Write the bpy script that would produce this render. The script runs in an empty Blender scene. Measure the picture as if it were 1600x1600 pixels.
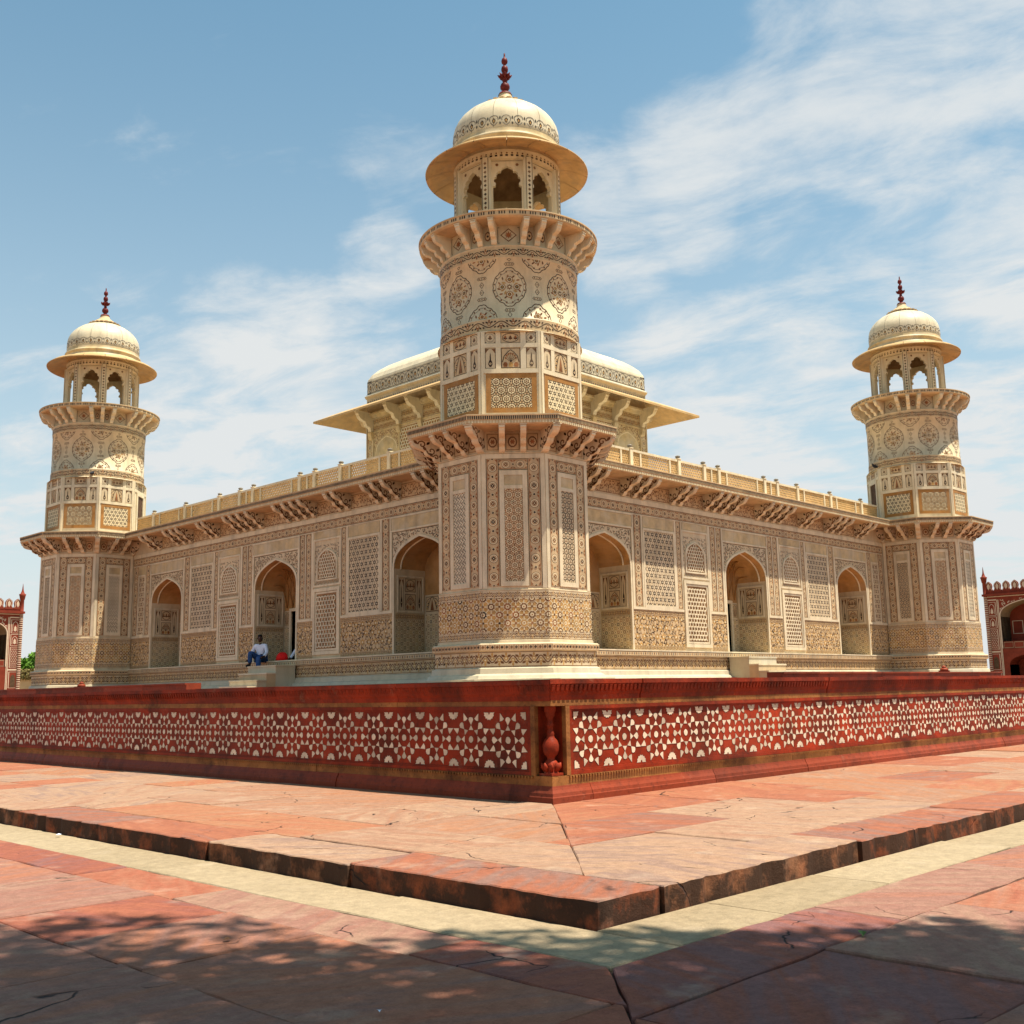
import bpy, math, random
from mathutils import Vector, Matrix
RND = random.Random(11)
S = bpy.context.scene
COL = S.collection
PI = math.pi
rad = math.radians

# ------------------------------------------------------------------ camera
def set_camera():
    cx, cy, cz, yaw, pit, rol, f = -20.4504, -19.9989, -0.0824, 0.77508, 0.16313, -0.01856, 1702.82
    fw = Vector((math.cos(yaw)*math.cos(pit), math.sin(yaw)*math.cos(pit), math.sin(pit)))
    r = Vector((math.sin(yaw), -math.cos(yaw), 0)); u = r.cross(fw)
    r2 = r*math.cos(rol) + u*math.sin(rol); u2 = -r*math.sin(rol) + u*math.cos(rol)
    cam = bpy.data.cameras.new('camera'); o = bpy.data.objects.new('camera', cam); COL.objects.link(o)
    cam.sensor_width = 36; cam.sensor_fit = 'HORIZONTAL'; cam.lens = f/1600*36
    cam.clip_start = 0.05; cam.clip_end = 5000
    m = Matrix((r2, u2, -fw)).transposed().to_4x4(); m.translation = Vector((cx, cy, cz))
    o.matrix_world = m
    S.camera = o
set_camera()

# ------------------------------------------------------------------ sky and sun
SUN = Vector((0.45, -1.0, 3.3)).normalized()
EL = math.asin(SUN.z); AZ = math.atan2(SUN.x, SUN.y)      # clockwise from +Y
def set_world():
    w = bpy.data.worlds.new('World'); S.world = w; w.cycles.sampling_method = 'MANUAL'; w.cycles.sample_map_resolution = 256; w.use_nodes = True
    nt = w.node_tree; N = nt.nodes; L = nt.links; N.clear()
    out = N.new('ShaderNodeOutputWorld'); bg = N.new('ShaderNodeBackground'); L.new(bg.outputs[0], out.inputs[0])
    sky = N.new('ShaderNodeTexSky'); sky.sky_type = 'NISHITA'; sky.sun_disc = False
    sky.sun_elevation = EL; sky.sun_rotation = AZ; sky.altitude = 170; sky.air_density = 1.0; sky.dust_density = 1.6; sky.ozone_density = 1.5
    tc = N.new('ShaderNodeTexCoord'); sep = N.new('ShaderNodeSeparateXYZ'); L.new(tc.outputs['Generated'], sep.inputs[0])
    def math_(op, a, b=None, clamp=False):
        n = N.new('ShaderNodeMath'); n.operation = op; n.use_clamp = clamp
        for i, v in enumerate((a, b)):
            if v is None: continue
            if isinstance(v, (int, float)): n.inputs[i].default_value = v
            else: L.new(v, n.inputs[i])
        return n.outputs[0]
    z = math_('MAXIMUM', sep.outputs['Z'], 0.0); zz = math_('ADD', z, 0.16)
    px = math_('DIVIDE', sep.outputs['X'], zz); py = math_('DIVIDE', sep.outputs['Y'], zz)
    cb = N.new('ShaderNodeCombineXYZ'); L.new(px, cb.inputs[0]); L.new(py, cb.inputs[1])
    vr = N.new('ShaderNodeVectorRotate'); vr.rotation_type = 'Z_AXIS'; vr.inputs['Angle'].default_value = rad(CL['rot']); L.new(cb.outputs[0], vr.inputs['Vector'])
    mp = N.new('ShaderNodeMapping'); mp.inputs['Scale'].default_value = CL['scale']; mp.inputs['Location'].default_value = CL['loc']; L.new(vr.outputs[0], mp.inputs[0])
    n1 = N.new('ShaderNodeTexNoise'); n1.inputs['Scale'].default_value = 1.0; n1.inputs['Detail'].default_value = 10; n1.inputs['Roughness'].default_value = .64; n1.inputs['Distortion'].default_value = .35
    L.new(mp.outputs[0], n1.inputs['Vector'])
    acc = None
    for x, y, zz_, r, a in LOBES:      # the cloud banks seen in the photograph
        dp = N.new('ShaderNodeVectorMath'); dp.operation = 'DOT_PRODUCT'; L.new(tc.outputs['Generated'], dp.inputs[0]); dp.inputs[1].default_value = (x, y, zz_)
        mr = N.new('ShaderNodeMapRange'); mr.interpolation_type = 'SMOOTHSTEP'; mr.inputs[1].default_value = math.cos(rad(r*1.55)); mr.inputs[2].default_value = 1; mr.inputs[4].default_value = a; L.new(dp.outputs['Value'], mr.inputs[0])
        acc = mr.outputs[0] if acc is None else math_('MAXIMUM', acc, mr.outputs[0])
    dens = math_('ADD', math_('MULTIPLY', n1.outputs[0], CL['nz']), math_('MULTIPLY', acc, CL['lb']))
    rmp = N.new('ShaderNodeMapRange'); rmp.interpolation_type = 'SMOOTHSTEP'; L.new(dens, rmp.inputs[0]); rmp.inputs[1].default_value = CL['lo']; rmp.inputs[2].default_value = CL['hi']
    # milky air low over the horizon, equal all round
    hz = math_('POWER', math_('SUBTRACT', 1.0, z, True), CL['hzpow'])
    msk = math_('ADD', math_('MULTIPLY', rmp.outputs[0], CL['amt']), math_('MULTIPLY', hz, CL['hz']), True)
    mc = N.new('ShaderNodeMixRGB'); L.new(msk, mc.inputs[0])
    tint = N.new('ShaderNodeMixRGB'); tint.blend_type = 'MULTIPLY'; tint.inputs[0].default_value = 1; tint.inputs[2].default_value = CL['tint']
    L.new(sky.outputs[0], tint.inputs[1]); L.new(tint.outputs[0], mc.inputs[1])
    mc.inputs[2].default_value = CL['col']
    L.new(mc.outputs[0], bg.inputs[0]); bg.inputs[1].default_value = CL['str']
LOBES = [(0.708, 0.56, 0.43, 3.2, 0.8), (0.741, 0.501, 0.447, 3.6, 1), (0.773, 0.445, 0.452, 3.6, 0.9), (0.798, 0.387, 0.462, 3.6, 1), (0.809, 0.335, 0.484, 4.5, 1), (0.822, 0.278, 0.497, 5, 1), (0.761, 0.373, 0.531, 3.5, 0.6), (0.846, 0.281, 0.453, 4, 0.8), (0.724, 0.568, 0.393, 2.6, 0.8), (0.756, 0.515, 0.404, 2.8, 0.9), (0.785, 0.461, 0.415, 2.6, 0.7), (0.833, 0.405, 0.377, 3.5, 0.5), (0.861, 0.334, 0.384, 4.5, 0.7), (0.888, 0.301, 0.349, 3.5, 0.9), (0.828, 0.441, 0.346, 1.6, 0.6), (0.783, 0.554, 0.281, 4, 0.8), (0.826, 0.488, 0.281, 4.5, 0.8), (0.821, 0.521, 0.234, 6, 0.8), (0.862, 0.45, 0.233, 5, 0.7), (0.913, 0.325, 0.245, 4.5, 0.7), (0.926, 0.33, 0.183, 6, 0.7), (0.483, 0.815, 0.32, 2.6, 0.8), (0.526, 0.79, 0.315, 3.2, 0.8), (0.58, 0.722, 0.378, 2.2, 0.8), (0.559, 0.75, 0.354, 2.6, 0.5), (0.52, 0.809, 0.274, 4.5, 0.9), (0.572, 0.766, 0.292, 4.5, 0.7), (0.485, 0.846, 0.222, 6, 0.8), (0.347, 0.914, 0.208, 5, 0.6), (0.555, 0.799, 0.231, 6, 0.7), (0.57, 0.674, 0.469, 3, 0.25), (0.773, 0.592, 0.228, 6, 0.6)]
CL = dict(rot=73, scale=(3.4, 5.2, 1), loc=(3.1, 1.7, 0), nz=1.0, lb=.36, lo=.56, hi=1.0, amt=.76, hz=1.15, hzpow=3.3, tint=(.79, 1.19, 1.08, 1), col=(5.15, 5.35, 5.4, 1), str=.083)
set_world()
sl = bpy.data.lights.new('sun', 'SUN'); so = bpy.data.objects.new('sun', sl); COL.objects.link(so)
sl.energy = 5.0; sl.angle = rad(.53); sl.color = (1, .93, .80)
so.location = (0, -20, 60); so.rotation_euler = (-SUN).to_track_quat('-Z', 'Y').to_euler()
S.cycles.max_bounces = 6; S.cycles.diffuse_bounces = 2; S.cycles.glossy_bounces = 2
S.view_settings.view_transform = 'Standard'; S.view_settings.look = 'None'; S.view_settings.exposure = 0.85; S.view_settings.gamma = 1

# ------------------------------------------------------------------ materials
MATS = {}
def pm(name, col, rough=.6, var=.16, scale=2.5, bump=0., bscale=30, tint=None, tscale=.7, tamt=.5, rand=0., spec=.10, streak=None):
    m = bpy.data.materials.new(name); m.use_nodes = True; nt = m.node_tree; N = nt.nodes; L = nt.links
    b = N['Principled BSDF']; b.inputs['Roughness'].default_value = rough
    b.inputs['Specular IOR Level'].default_value = spec
    geo = N.new('ShaderNodeNewGeometry'); vec = geo.outputs['Position']
    n = N.new('ShaderNodeTexNoise'); n.inputs['Scale'].default_value = scale; n.inputs['Detail'].default_value = 6; n.inputs['Roughness'].default_value = .6
    if streak:
        mp = N.new('ShaderNodeMapping'); mp.inputs['Scale'].default_value = streak; L.new(vec, mp.inputs[0]); L.new(mp.outputs[0], n.inputs['Vector'])
    else: L.new(vec, n.inputs['Vector'])
    r = N.new('ShaderNodeValToRGB'); L.new(n.outputs[0], r.inputs[0])
    lo = [max(0, c*(1-var*1.5)) for c in col]; hi = [min(1, c*(1+var)) for c in col]
    r.color_ramp.elements[0].position = .28; r.color_ramp.elements[1].position = .72
    r.color_ramp.elements[0].color = (*lo, 1); r.color_ramp.elements[1].color = (*hi, 1)
    c = r.outputs[0]
    if tint:
        n2 = N.new('ShaderNodeTexNoise'); n2.inputs['Scale'].default_value = tscale; n2.inputs['Detail'].default_value = 4; L.new(vec, n2.inputs['Vector'])
        r2 = N.new('ShaderNodeValToRGB'); L.new(n2.outputs[0], r2.inputs[0]); r2.color_ramp.elements[0].position = .45; r2.color_ramp.elements[1].position = .68
        r2.color_ramp.elements[1].color = (tamt, tamt, tamt, 1)
        mx = N.new('ShaderNodeMixRGB'); L.new(r2.outputs[0], mx.inputs[0]); L.new(c, mx.inputs[1]); mx.inputs[2].default_value = (*tint, 1); c = mx.outputs[0]
    if name.startswith('marble'):      # rain streaks and grey staining
        n4 = N.new('ShaderNodeTexNoise'); n4.inputs['Scale'].default_value = 3.2; n4.inputs['Detail'].default_value = 7; n4.inputs['Roughness'].default_value = .65
        mp4 = N.new('ShaderNodeMapping'); mp4.inputs['Scale'].default_value = (1, 1, .16); L.new(vec, mp4.inputs[0]); L.new(mp4.outputs[0], n4.inputs['Vector'])
        r4 = N.new('ShaderNodeMapRange'); r4.inputs[1].default_value = .49; r4.inputs[2].default_value = .72; r4.inputs[4].default_value = .5; L.new(n4.outputs[0], r4.inputs[0])
        m4 = N.new('ShaderNodeMixRGB'); L.new(r4.outputs[0], m4.inputs[0]); L.new(c, m4.inputs[1]); m4.inputs[2].default_value = (.27, .22, .155, 1); c = m4.outputs[0]
    if name.startswith('red_') and name != 'red_cloth' or name == 'ochre_stone':      # old grime, flaking and lime bloom on the sandstone
        for (gc, gs, lo_, hi_, am_, sh_) in (((.045, .016, .01), 2.6, .45, .66, .75, 0), ((.36, .22, .14), 6.0, .60, .74, .38, 5), ((.05, .015, .01), 26, .54, .66, .5, 9)):
            n5 = N.new('ShaderNodeTexNoise'); n5.inputs['Scale'].default_value = gs; n5.inputs['Detail'].default_value = 8; n5.inputs['Roughness'].default_value = .7
            a5 = N.new('ShaderNodeVectorMath'); a5.inputs[1].default_value = (sh_, sh_, sh_); L.new(vec, a5.inputs[0]); L.new(a5.outputs[0], n5.inputs['Vector'])
            r5 = N.new('ShaderNodeMapRange'); r5.inputs[1].default_value = lo_; r5.inputs[2].default_value = hi_; r5.inputs[4].default_value = am_; L.new(n5.outputs[0], r5.inputs[0])
            m5 = N.new('ShaderNodeMixRGB'); L.new(r5.outputs[0], m5.inputs[0]); L.new(c, m5.inputs[1]); m5.inputs[2].default_value = (*gc, 1); c = m5.outputs[0]
    if rand:
        oi = N.new('ShaderNodeObjectInfo'); hs = N.new('ShaderNodeHueSaturation')
        mr = N.new('ShaderNodeMapRange'); mr.inputs[3].default_value = 1-rand; mr.inputs[4].default_value = 1+rand
        L.new(oi.outputs['Random'], mr.inputs[0]); L.new(mr.outputs[0], hs.inputs['Value']); L.new(c, hs.inputs['Color']); c = hs.outputs[0]
    L.new(c, b.inputs['Base Color'])
    if bump:
        nb = N.new('ShaderNodeTexNoise'); nb.inputs['Scale'].default_value = bscale; nb.inputs['Detail'].default_value = 5; L.new(vec, nb.inputs['Vector'])
        bp = N.new('ShaderNodeBump'); bp.inputs['Strength'].default_value = bump; bp.inputs['Distance'].default_value = .02; L.new(nb.outputs[0], bp.inputs['Height']); L.new(bp.outputs[0], b.inputs['Normal'])
    MATS[name] = m
    return m
pm('marble', (0.635, 0.49, 0.3), .45, .13, 1.6, .08, 18, (.53, .44, .31), .8, .55)
pm('marble_frame', (0.71, 0.585, 0.39), .42, .12, 2.2, .05, 18, (.58, .5, .37), .9, .5)
pm('marble_tan', (0.58, 0.41, 0.225), .5, .15, 2.5, .05, 20, (.5, .36, .22), 1.1, .5)
pm('marble_cream', (0.57, 0.42, 0.22), .45, .2, 3.0, 0, 20, (.56, .47, .33), 1.6, .7)
pm('marble_dome', (0.64, 0.535, 0.365), .4, .1, 1.6, .05, 14, (.62, .54, .4), 1.2, .6)
pm('marble_ochre', (0.36, 0.17, 0.05), .5, .2, 3.0, .05, 20)
pm('marble_base', (0.55, 0.465, 0.315), .45, .12, 1.3, .05, 20, (.5, .46, .38), .7, .6)
pm('parapet_stone', (0.56, 0.36, 0.16), .5, .15, 3)
pm('marble_eave', (0.55, 0.345, 0.15), .5, .16, 2.5, .05, 20, (.50, .33, .15), 1.3, .6)
pm('opening_shade', (.10, .055, .03), .7, .3, 6)  # dark brown that stands in for the shade inside openings
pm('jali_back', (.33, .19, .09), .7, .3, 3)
pm('ink', (.045, .026, .018), .5, .4, 8, 0, 20, (.42, .30, .17), 1.3, .25)
pm('brown', (0.16, 0.068, 0.028), .5, .35, 6, 0, 20, (.42, .30, .17), 1.3, .25)
pm('russet', (0.29, 0.11, 0.04), .5, .35, 5, 0, 20, (.42, .30, .17), 1.3, .25)
pm('ochre', (.48, .27, .09), .5, .3, 5, 0, 20, (.42, .30, .17), 1.3, .3)
pm('grey_inlay', (.22, .19, .15), .5, .35, 6)
pm('cream', (0.68, 0.55, 0.34), .45, .12, 5)
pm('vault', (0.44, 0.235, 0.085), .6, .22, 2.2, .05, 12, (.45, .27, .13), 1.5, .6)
pm('red_stone', (0.29, 0.031, 0.009), .55, .3, 3.0, .12, 40, (.20, .035, .02), .8, .65)
pm('red_panel', (0.3, 0.031, 0.009), .55, .3, 3.0, .12, 40, (.19, .03, .016), .8, .65, rand=.18)
pm('red_base', (0.29, 0.052, 0.021), .55, .25, 2.6, .12, 40, (.20, .05, .03), .8, .6, rand=.22)
pm('red_cornice', (0.3, 0.033, 0.01), .6, .3, 4.0, .2, 40, (.16, .03, .018), .9, .7, rand=.12)
pm('ochre_stone', (0.34, 0.14, 0.04), .6, .3, 3.2, .2, 40, (.26, .10, .04), 1.1, .7)
pm('plinth_inlay', (0.68, 0.55, 0.4), .4, .18, 9, rand=.22)
pm('plinth_inlay_far', (0.68, 0.55, 0.4), .4, .28, 4.3)
pm('finial_red', (0.13, 0.02, 0.018), .5, .2, 6)
pm('gate_red', (0.2, 0.034, 0.017), .6, .22, 1.2, 0, 20, (.25, .045, .025), .5, .6)
pm('gate_white', (.58, .42, .30), .5, .1, 3)
pm('gate_vault', (0.3, 0.2, 0.12), .6, .2, 1)
pm('tan_wall', (.52, .35, .20), .8, .15, .6, .1, 10)
pm('bark', (.16, .11, .07), .9, .3, 8, .5, 20)
pm('leaf', (0.1, 0.2, 0.02), .6, .35, 1.3)
pm('leaf_near', (.07, .12, .03), .6, .3, 6)
pm('dry_creeper', (.19, .15, .055), .8, .4, 2)
pm('soil', (.32, .24, .15), .9, .2, .5, .2, 8)
pm('sand_mortar', (.13, .075, .05), .95, .3, 9)
pm('mortar', (.10, .06, .045), .95, .3, 9)
pm('skin', (.065, .032, .02), .55, .15, 20)
pm('hair', (.012, .01, .009), .5, .2, 30)
pm('shirt', (.66, .70, .80), .8, .08, 12, .2, 25)
pm('jeans', (.03, .075, .20), .85, .25, 14, .2, 40)
pm('red_cloth', (.72, .015, .012), .6, .12, 15)
pm('shoe', (.02, .018, .018), .5, .2, 20)
pm('bird', (.03, .03, .035), .6, .3, 40)

def stone_mat(name, cols, crack=True, streakdir=(1.2, 6, 1), stain=None, val=.1):
    """flagstone: one tint per stone, bedding streaks, mottling, fine cracks in relief"""
    m = bpy.data.materials.new(name); m.use_nodes = True; nt = m.node_tree; N = nt.nodes; L = nt.links
    b = N['Principled BSDF']; b.inputs['Roughness'].default_value = .72; b.inputs['Specular IOR Level'].default_value = .08
    geo = N.new('ShaderNodeNewGeometry'); oi = N.new('ShaderNodeObjectInfo')
    off = N.new('ShaderNodeVectorMath'); off.operation = 'SCALE'; L.new(oi.outputs['Random'], off.inputs['Scale']); off.inputs[0].default_value = (37, 91, 13)
    ad = N.new('ShaderNodeVectorMath'); L.new(geo.outputs['Position'], ad.inputs[0]); L.new(off.outputs[0], ad.inputs[1])
    rt = N.new('ShaderNodeVectorRotate'); rt.rotation_type = 'Z_AXIS'; L.new(ad.outputs[0], rt.inputs['Vector'])
    an = N.new('ShaderNodeMath'); an.operation = 'MULTIPLY'; an.inputs[1].default_value = 6.0; L.new(oi.outputs['Random'], an.inputs[0]); L.new(an.outputs[0], rt.inputs['Angle'])
    v = rt.outputs[0]
    ramp = N.new('ShaderNodeValToRGB'); ramp.color_ramp.interpolation = 'LINEAR'
    el = ramp.color_ramp.elements
    while len(el) < len(cols): el.new(.5)
    for i, c in enumerate(cols): el[i].position = i/(len(cols)-1); el[i].color = (*c, 1)
    n1 = N.new('ShaderNodeTexNoise'); n1.inputs['Scale'].default_value = 1.6; n1.inputs['Detail'].default_value = 5; n1.inputs['Roughness'].default_value = .6; n1.inputs['Distortion'].default_value = .6
    mp = N.new('ShaderNodeMapping'); mp.inputs['Scale'].default_value = streakdir; L.new(v, mp.inputs[0]); L.new(mp.outputs[0], n1.inputs['Vector'])
    fr = N.new('ShaderNodeMath'); fr.operation = 'FRACT'; m7 = N.new('ShaderNodeMath'); m7.operation = 'MULTIPLY'; m7.inputs[1].default_value = 7.31; L.new(oi.outputs['Random'], m7.inputs[0]); L.new(m7.outputs[0], fr.inputs[0])
    a1 = N.new('ShaderNodeMath'); a1.operation = 'MULTIPLY'; a1.inputs[1].default_value = .95; L.new(n1.outputs[0], a1.inputs[0])
    a2 = N.new('ShaderNodeMath'); a2.operation = 'MULTIPLY_ADD'; a2.inputs[1].default_value = .85; L.new(fr.outputs[0], a2.inputs[0]); L.new(a1.outputs[0], a2.inputs[2])
    a3 = N.new('ShaderNodeMath'); a3.operation = 'SUBTRACT'; a3.inputs[1].default_value = .40; a3.use_clamp = True; L.new(a2.outputs[0], a3.inputs[0])
    L.new(a3.outputs[0], ramp.inputs[0]); c = ramp.outputs[0]
    n2 = N.new('ShaderNodeTexNoise'); n2.inputs['Scale'].default_value = 22; n2.inputs['Detail'].default_value = 6; n2.inputs['Roughness'].default_value = .7; L.new(ad.outputs[0], n2.inputs['Vector'])
    hs = N.new('ShaderNodeHueSaturation'); mr = N.new('ShaderNodeMapRange'); mr.inputs[1].default_value = .25; mr.inputs[2].default_value = .75; mr.inputs[3].default_value = .74; mr.inputs[4].default_value = 1.2
    L.new(n2.outputs[0], mr.inputs[0]); L.new(mr.outputs[0], hs.inputs['Value']); L.new(c, hs.inputs['Color']); c = hs.outputs[0]
    n3 = N.new('ShaderNodeTexNoise'); n3.inputs['Scale'].default_value = 120; n3.inputs['Detail'].default_value = 4; n3.inputs['Roughness'].default_value = .75; L.new(ad.outputs[0], n3.inputs['Vector'])
    hs2 = N.new('ShaderNodeHueSaturation'); mr2 = N.new('ShaderNodeMapRange'); mr2.inputs[1].default_value = .3; mr2.inputs[2].default_value = .7; mr2.inputs[3].default_value = .82; mr2.inputs[4].default_value = 1.15
    L.new(n3.outputs[0], mr2.inputs[0]); L.new(mr2.outputs[0], hs2.inputs['Value']); L.new(c, hs2.inputs['Color']); c = hs2.outputs[0]
    sm_ = N.new('ShaderNodeMath'); sm_.operation = 'MULTIPLY_ADD'; sm_.inputs[1].default_value = .5; L.new(n3.outputs[0], sm_.inputs[0]); L.new(n2.outputs[0], sm_.inputs[2])
    hgt = sm_.outputs[0]
    # pale lime bloom and dark grime patches
    for (col, sc, lo, hi, amt, sd) in (((.46, .36, .26), 3.1, .56, .74, .4, 3), ((.10, .06, .05), 2.2, .60, .80, .30, 7)):
        nn = N.new('ShaderNodeTexNoise'); nn.inputs['Scale'].default_value = sc; nn.inputs['Detail'].default_value = 7; nn.inputs['Roughness'].default_value = .68
        sh = N.new('ShaderNodeVectorMath'); sh.inputs[1].default_value = (sd, sd*2, 0); L.new(ad.outputs[0], sh.inputs[0]); L.new(sh.outputs[0], nn.inputs['Vector'])
        rr = N.new('ShaderNodeMapRange'); rr.inputs[1].default_value = lo; rr.inputs[2].default_value = hi; rr.inputs[4].default_value = amt; L.new(nn.outputs[0], rr.inputs[0])
        mx = N.new('ShaderNodeMixRGB'); L.new(rr.outputs[0], mx.inputs[0]); L.new(c, mx.inputs[1]); mx.inputs[2].default_value = (*col, 1); c = mx.outputs[0]
    if stain:   # mould down the kerb face: patches with their own outline
        nn = N.new('ShaderNodeTexNoise'); nn.inputs['Scale'].default_value = 5.5; nn.inputs['Detail'].default_value = 8; nn.inputs['Roughness'].default_value = .7; L.new(geo.outputs['Position'], nn.inputs['Vector'])
        rr = N.new('ShaderNodeMapRange'); rr.inputs[1].default_value = .36; rr.inputs[2].default_value = .52; rr.inputs[4].default_value = .93; L.new(nn.outputs[0], rr.inputs[0])
        mx = N.new('ShaderNodeMixRGB'); L.new(rr.outputs[0], mx.inputs[0]); L.new(c, mx.inputs[1]); mx.inputs[2].default_value = (*stain, 1); c = mx.outputs[0]
    bump_in = hgt
    if crack:
        dist = N.new('ShaderNodeTexNoise'); dist.inputs['Scale'].default_value = 2.4; dist.inputs['Detail'].default_value = 4; L.new(ad.outputs[0], dist.inputs['Vector'])
        dm = N.new('ShaderNodeVectorMath'); dm.operation = 'MULTIPLY_ADD'; dm.inputs[1].default_value = (.42, .42, 0); L.new(dist.outputs['Color'], dm.inputs[0]); L.new(ad.outputs[0], dm.inputs[2])
        vo = N.new('ShaderNodeTexVoronoi'); vo.feature = 'DISTANCE_TO_EDGE'; vo.inputs['Scale'].default_value = 1.1; L.new(dm.outputs[0], vo.inputs['Vector'])
        gate = N.new('ShaderNodeTexNoise'); gate.inputs['Scale'].default_value = 2.9; L.new(ad.outputs[0], gate.inputs['Vector'])
        g2 = N.new('ShaderNodeMapRange'); g2.inputs[1].default_value = .54; g2.inputs[2].default_value = .60; L.new(gate.outputs[0], g2.inputs[0])
        cr = N.new('ShaderNodeMapRange'); cr.inputs[1].default_value = .0015; cr.inputs[2].default_value = .006; cr.inputs[3].default_value = 1; cr.inputs[4].default_value = 0; L.new(vo.outputs['Distance'], cr.inputs[0])
        cm = N.new('ShaderNodeMath'); cm.operation = 'MULTIPLY'; L.new(g2.outputs[0], cm.inputs[0]); L.new(cr.outputs[0], cm.inputs[1])
        mx = N.new('ShaderNodeMixRGB'); L.new(cm.outputs[0], mx.inputs[0]); L.new(c, mx.inputs[1]); mx.inputs[2].default_value = (.03, .02, .018, 1); c = mx.outputs[0]
        sb = N.new('ShaderNodeMath'); sb.operation = 'MULTIPLY_ADD'; sb.inputs[1].default_value = -2.5; L.new(cm.outputs[0], sb.inputs[0]); L.new(hgt, sb.inputs[2]); bump_in = sb.outputs[0]
    L.new(c, b.inputs['Base Color'])
    bp = N.new('ShaderNodeBump'); bp.inputs['Strength'].default_value = .5; bp.inputs['Distance'].default_value = .014; L.new(bump_in, bp.inputs['Height']); L.new(bp.outputs[0], b.inputs['Normal'])
    MATS[name] = m
stone_mat('flag_upper', [(0.223, 0.12, 0.092), (0.281, 0.1, 0.057), (0.32, 0.12, 0.066), (0.325, 0.147, 0.078), (0.291, 0.157, 0.101), (0.335, 0.204, 0.13), (0.252, 0.157, 0.118)])
stone_mat('flag_lower', [(0.2, 0.095, 0.086), (0.25, 0.083, 0.054), (0.3, 0.101, 0.058), (0.32, 0.133, 0.079), (0.26, 0.127, 0.094), (0.3, 0.175, 0.12)])
stone_mat('flag_pale', [(0.285, 0.215, 0.13), (0.33, 0.25, 0.155), (0.365, 0.28, 0.175)], crack=False)
stone_mat('kerb_face', [(0.234, 0.063, 0.027), (0.297, 0.09, 0.041), (0.27, 0.117, 0.059)], stain=(.045, .026, .018))

# ------------------------------------------------------------------ mesh helpers
class MB:
    def __init__(s): s.v = []; s.f = []; s.m = []; s.sm = []
    def add(s, vs, fs, mat, smooth=False):
        o = len(s.v); s.v += [tuple(v) for v in vs]
        for f in fs: s.f.append([i+o for i in f]); s.m.append(mat); s.sm.append(smooth)
        return s
    def box(s, x0, x1, y0, y1, z0, z1, mat):
        return s.add([(x0, y0, z0), (x1, y0, z0), (x1, y1, z0), (x0, y1, z0), (x0, y0, z1), (x1, y0, z1), (x1, y1, z1), (x0, y1, z1)],
              [(0, 3, 2, 1), (4, 5, 6, 7), (0, 1, 5, 4), (1, 2, 6, 5), (2, 3, 7, 6), (3, 0, 4, 7)], mat)
    def quad(s, pts, mat): return s.add(pts, [tuple(range(len(pts)))], mat)
    def prism(s, poly, fn, t0, t1, mat, caps=True):
        """poly: 2D outline (ccw), fn(a,b,t)->xyz, extruded t0..t1"""
        n = len(poly); vs = [fn(a, b, t0) for a, b in poly] + [fn(a, b, t1) for a, b in poly]
        fs = [(i, (i+1) % n, n+(i+1) % n, n+i) for i in range(n)]
        if caps: fs += [tuple(range(n-1, -1, -1)), tuple(range(n, 2*n))]
        return s.add(vs, fs, mat)
    def lathe(s, prof, seg, mat, ph=0., smooth=True, a0=0, a1=2*PI, k=1.):
        full = abs(a1-a0-2*PI) < 1e-6; cols = seg if full else seg+1
        vs = []
        for r, z in prof:
            for i in range(cols):
                a = ph+a0+(a1-a0)*i/seg; vs.append((r*k*math.cos(a), r*k*math.sin(a), z))
        fs = []
        for j in range(len(prof)-1):
            for i in range(seg):
                i2 = (i+1) % cols
                fs.append((j*cols+i, j*cols+i2, (j+1)*cols+i2, (j+1)*cols+i))
        return s.add(vs, fs, mat, smooth)
    def octo(s, prof, mat): return s.lathe(prof, 8, mat, PI/8, False, k=1/math.cos(PI/8))
    def tube(s, pts, rads, mat, seg=8):
        vs = []; fs = []
        for i, p in enumerate(pts):
            p = Vector(p); d = (Vector(pts[min(i+1, len(pts)-1)])-Vector(pts[max(i-1, 0)])).normalized()
            a = d.orthogonal().normalized() if i == 0 else (prev - d*prev.dot(d)).normalized()
            prev = a; b = d.cross(a)
            for k in range(seg):
                t = 2*PI*k/seg; vs.append(p+(a*math.cos(t)+b*math.sin(t))*rads[i])
        for i in range(len(pts)-1):
            for k in range(seg): fs.append((i*seg+k, i*seg+(k+1) % seg, (i+1)*seg+(k+1) % seg, (i+1)*seg+k))
        fs.append(tuple(range(seg-1, -1, -1))); fs.append(tuple(range((len(pts)-1)*seg, len(pts)*seg)))
        return s.add(vs, fs, mat, True)
    def xform(s, M): s.v = [tuple(M @ Vector(v)) for v in s.v]; return s
    def mesh(s, name):
        me = bpy.data.meshes.new(name); me.from_pydata(s.v, [], s.f)
        names = []
        for m in s.m:
            if m not in names: names.append(m)
        for n in names: me.materials.append(MATS[n])
        ix = {n: i for i, n in enumerate(names)}
        me.polygons.foreach_set('material_index', [ix[m] for m in s.m])
        me.polygons.foreach_set('use_smooth', s.sm)
        me.update()
        return me
def link(name, me, parent=None, M=None, kind=None):
    o = bpy.data.objects.new(name, me); COL.objects.link(o)
    if parent is not None: o.parent = parent
    if M is not None: o.matrix_local = M
    if kind: o['kind'] = kind
    return o
def obj(name, mb, parent=None, M=None, kind=None): return link(name, mb.mesh(name), parent, M, kind)
def tag(o, label, cat, group=None):
    o['label'] = label; o['category'] = cat
    if group: o['group'] = group
    return o
def thing(name, label, cat, loc=(0, 0, 0), rz=0., group=None):
    o = bpy.data.objects.new(name, None); COL.objects.link(o); o.empty_display_size = .3
    o.location = loc; o.rotation_euler = (0, 0, rz)
    return tag(o, label, cat, group)
def copy_tree(o, parent=None):
    c = o.copy(); COL.objects.link(c); c.parent = parent
    for ch in list(o.children): copy_tree(ch, c)
    return c
T = Matrix.Translation
def RZ(a): return Matrix.Rotation(a, 4, 'Z')

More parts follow.
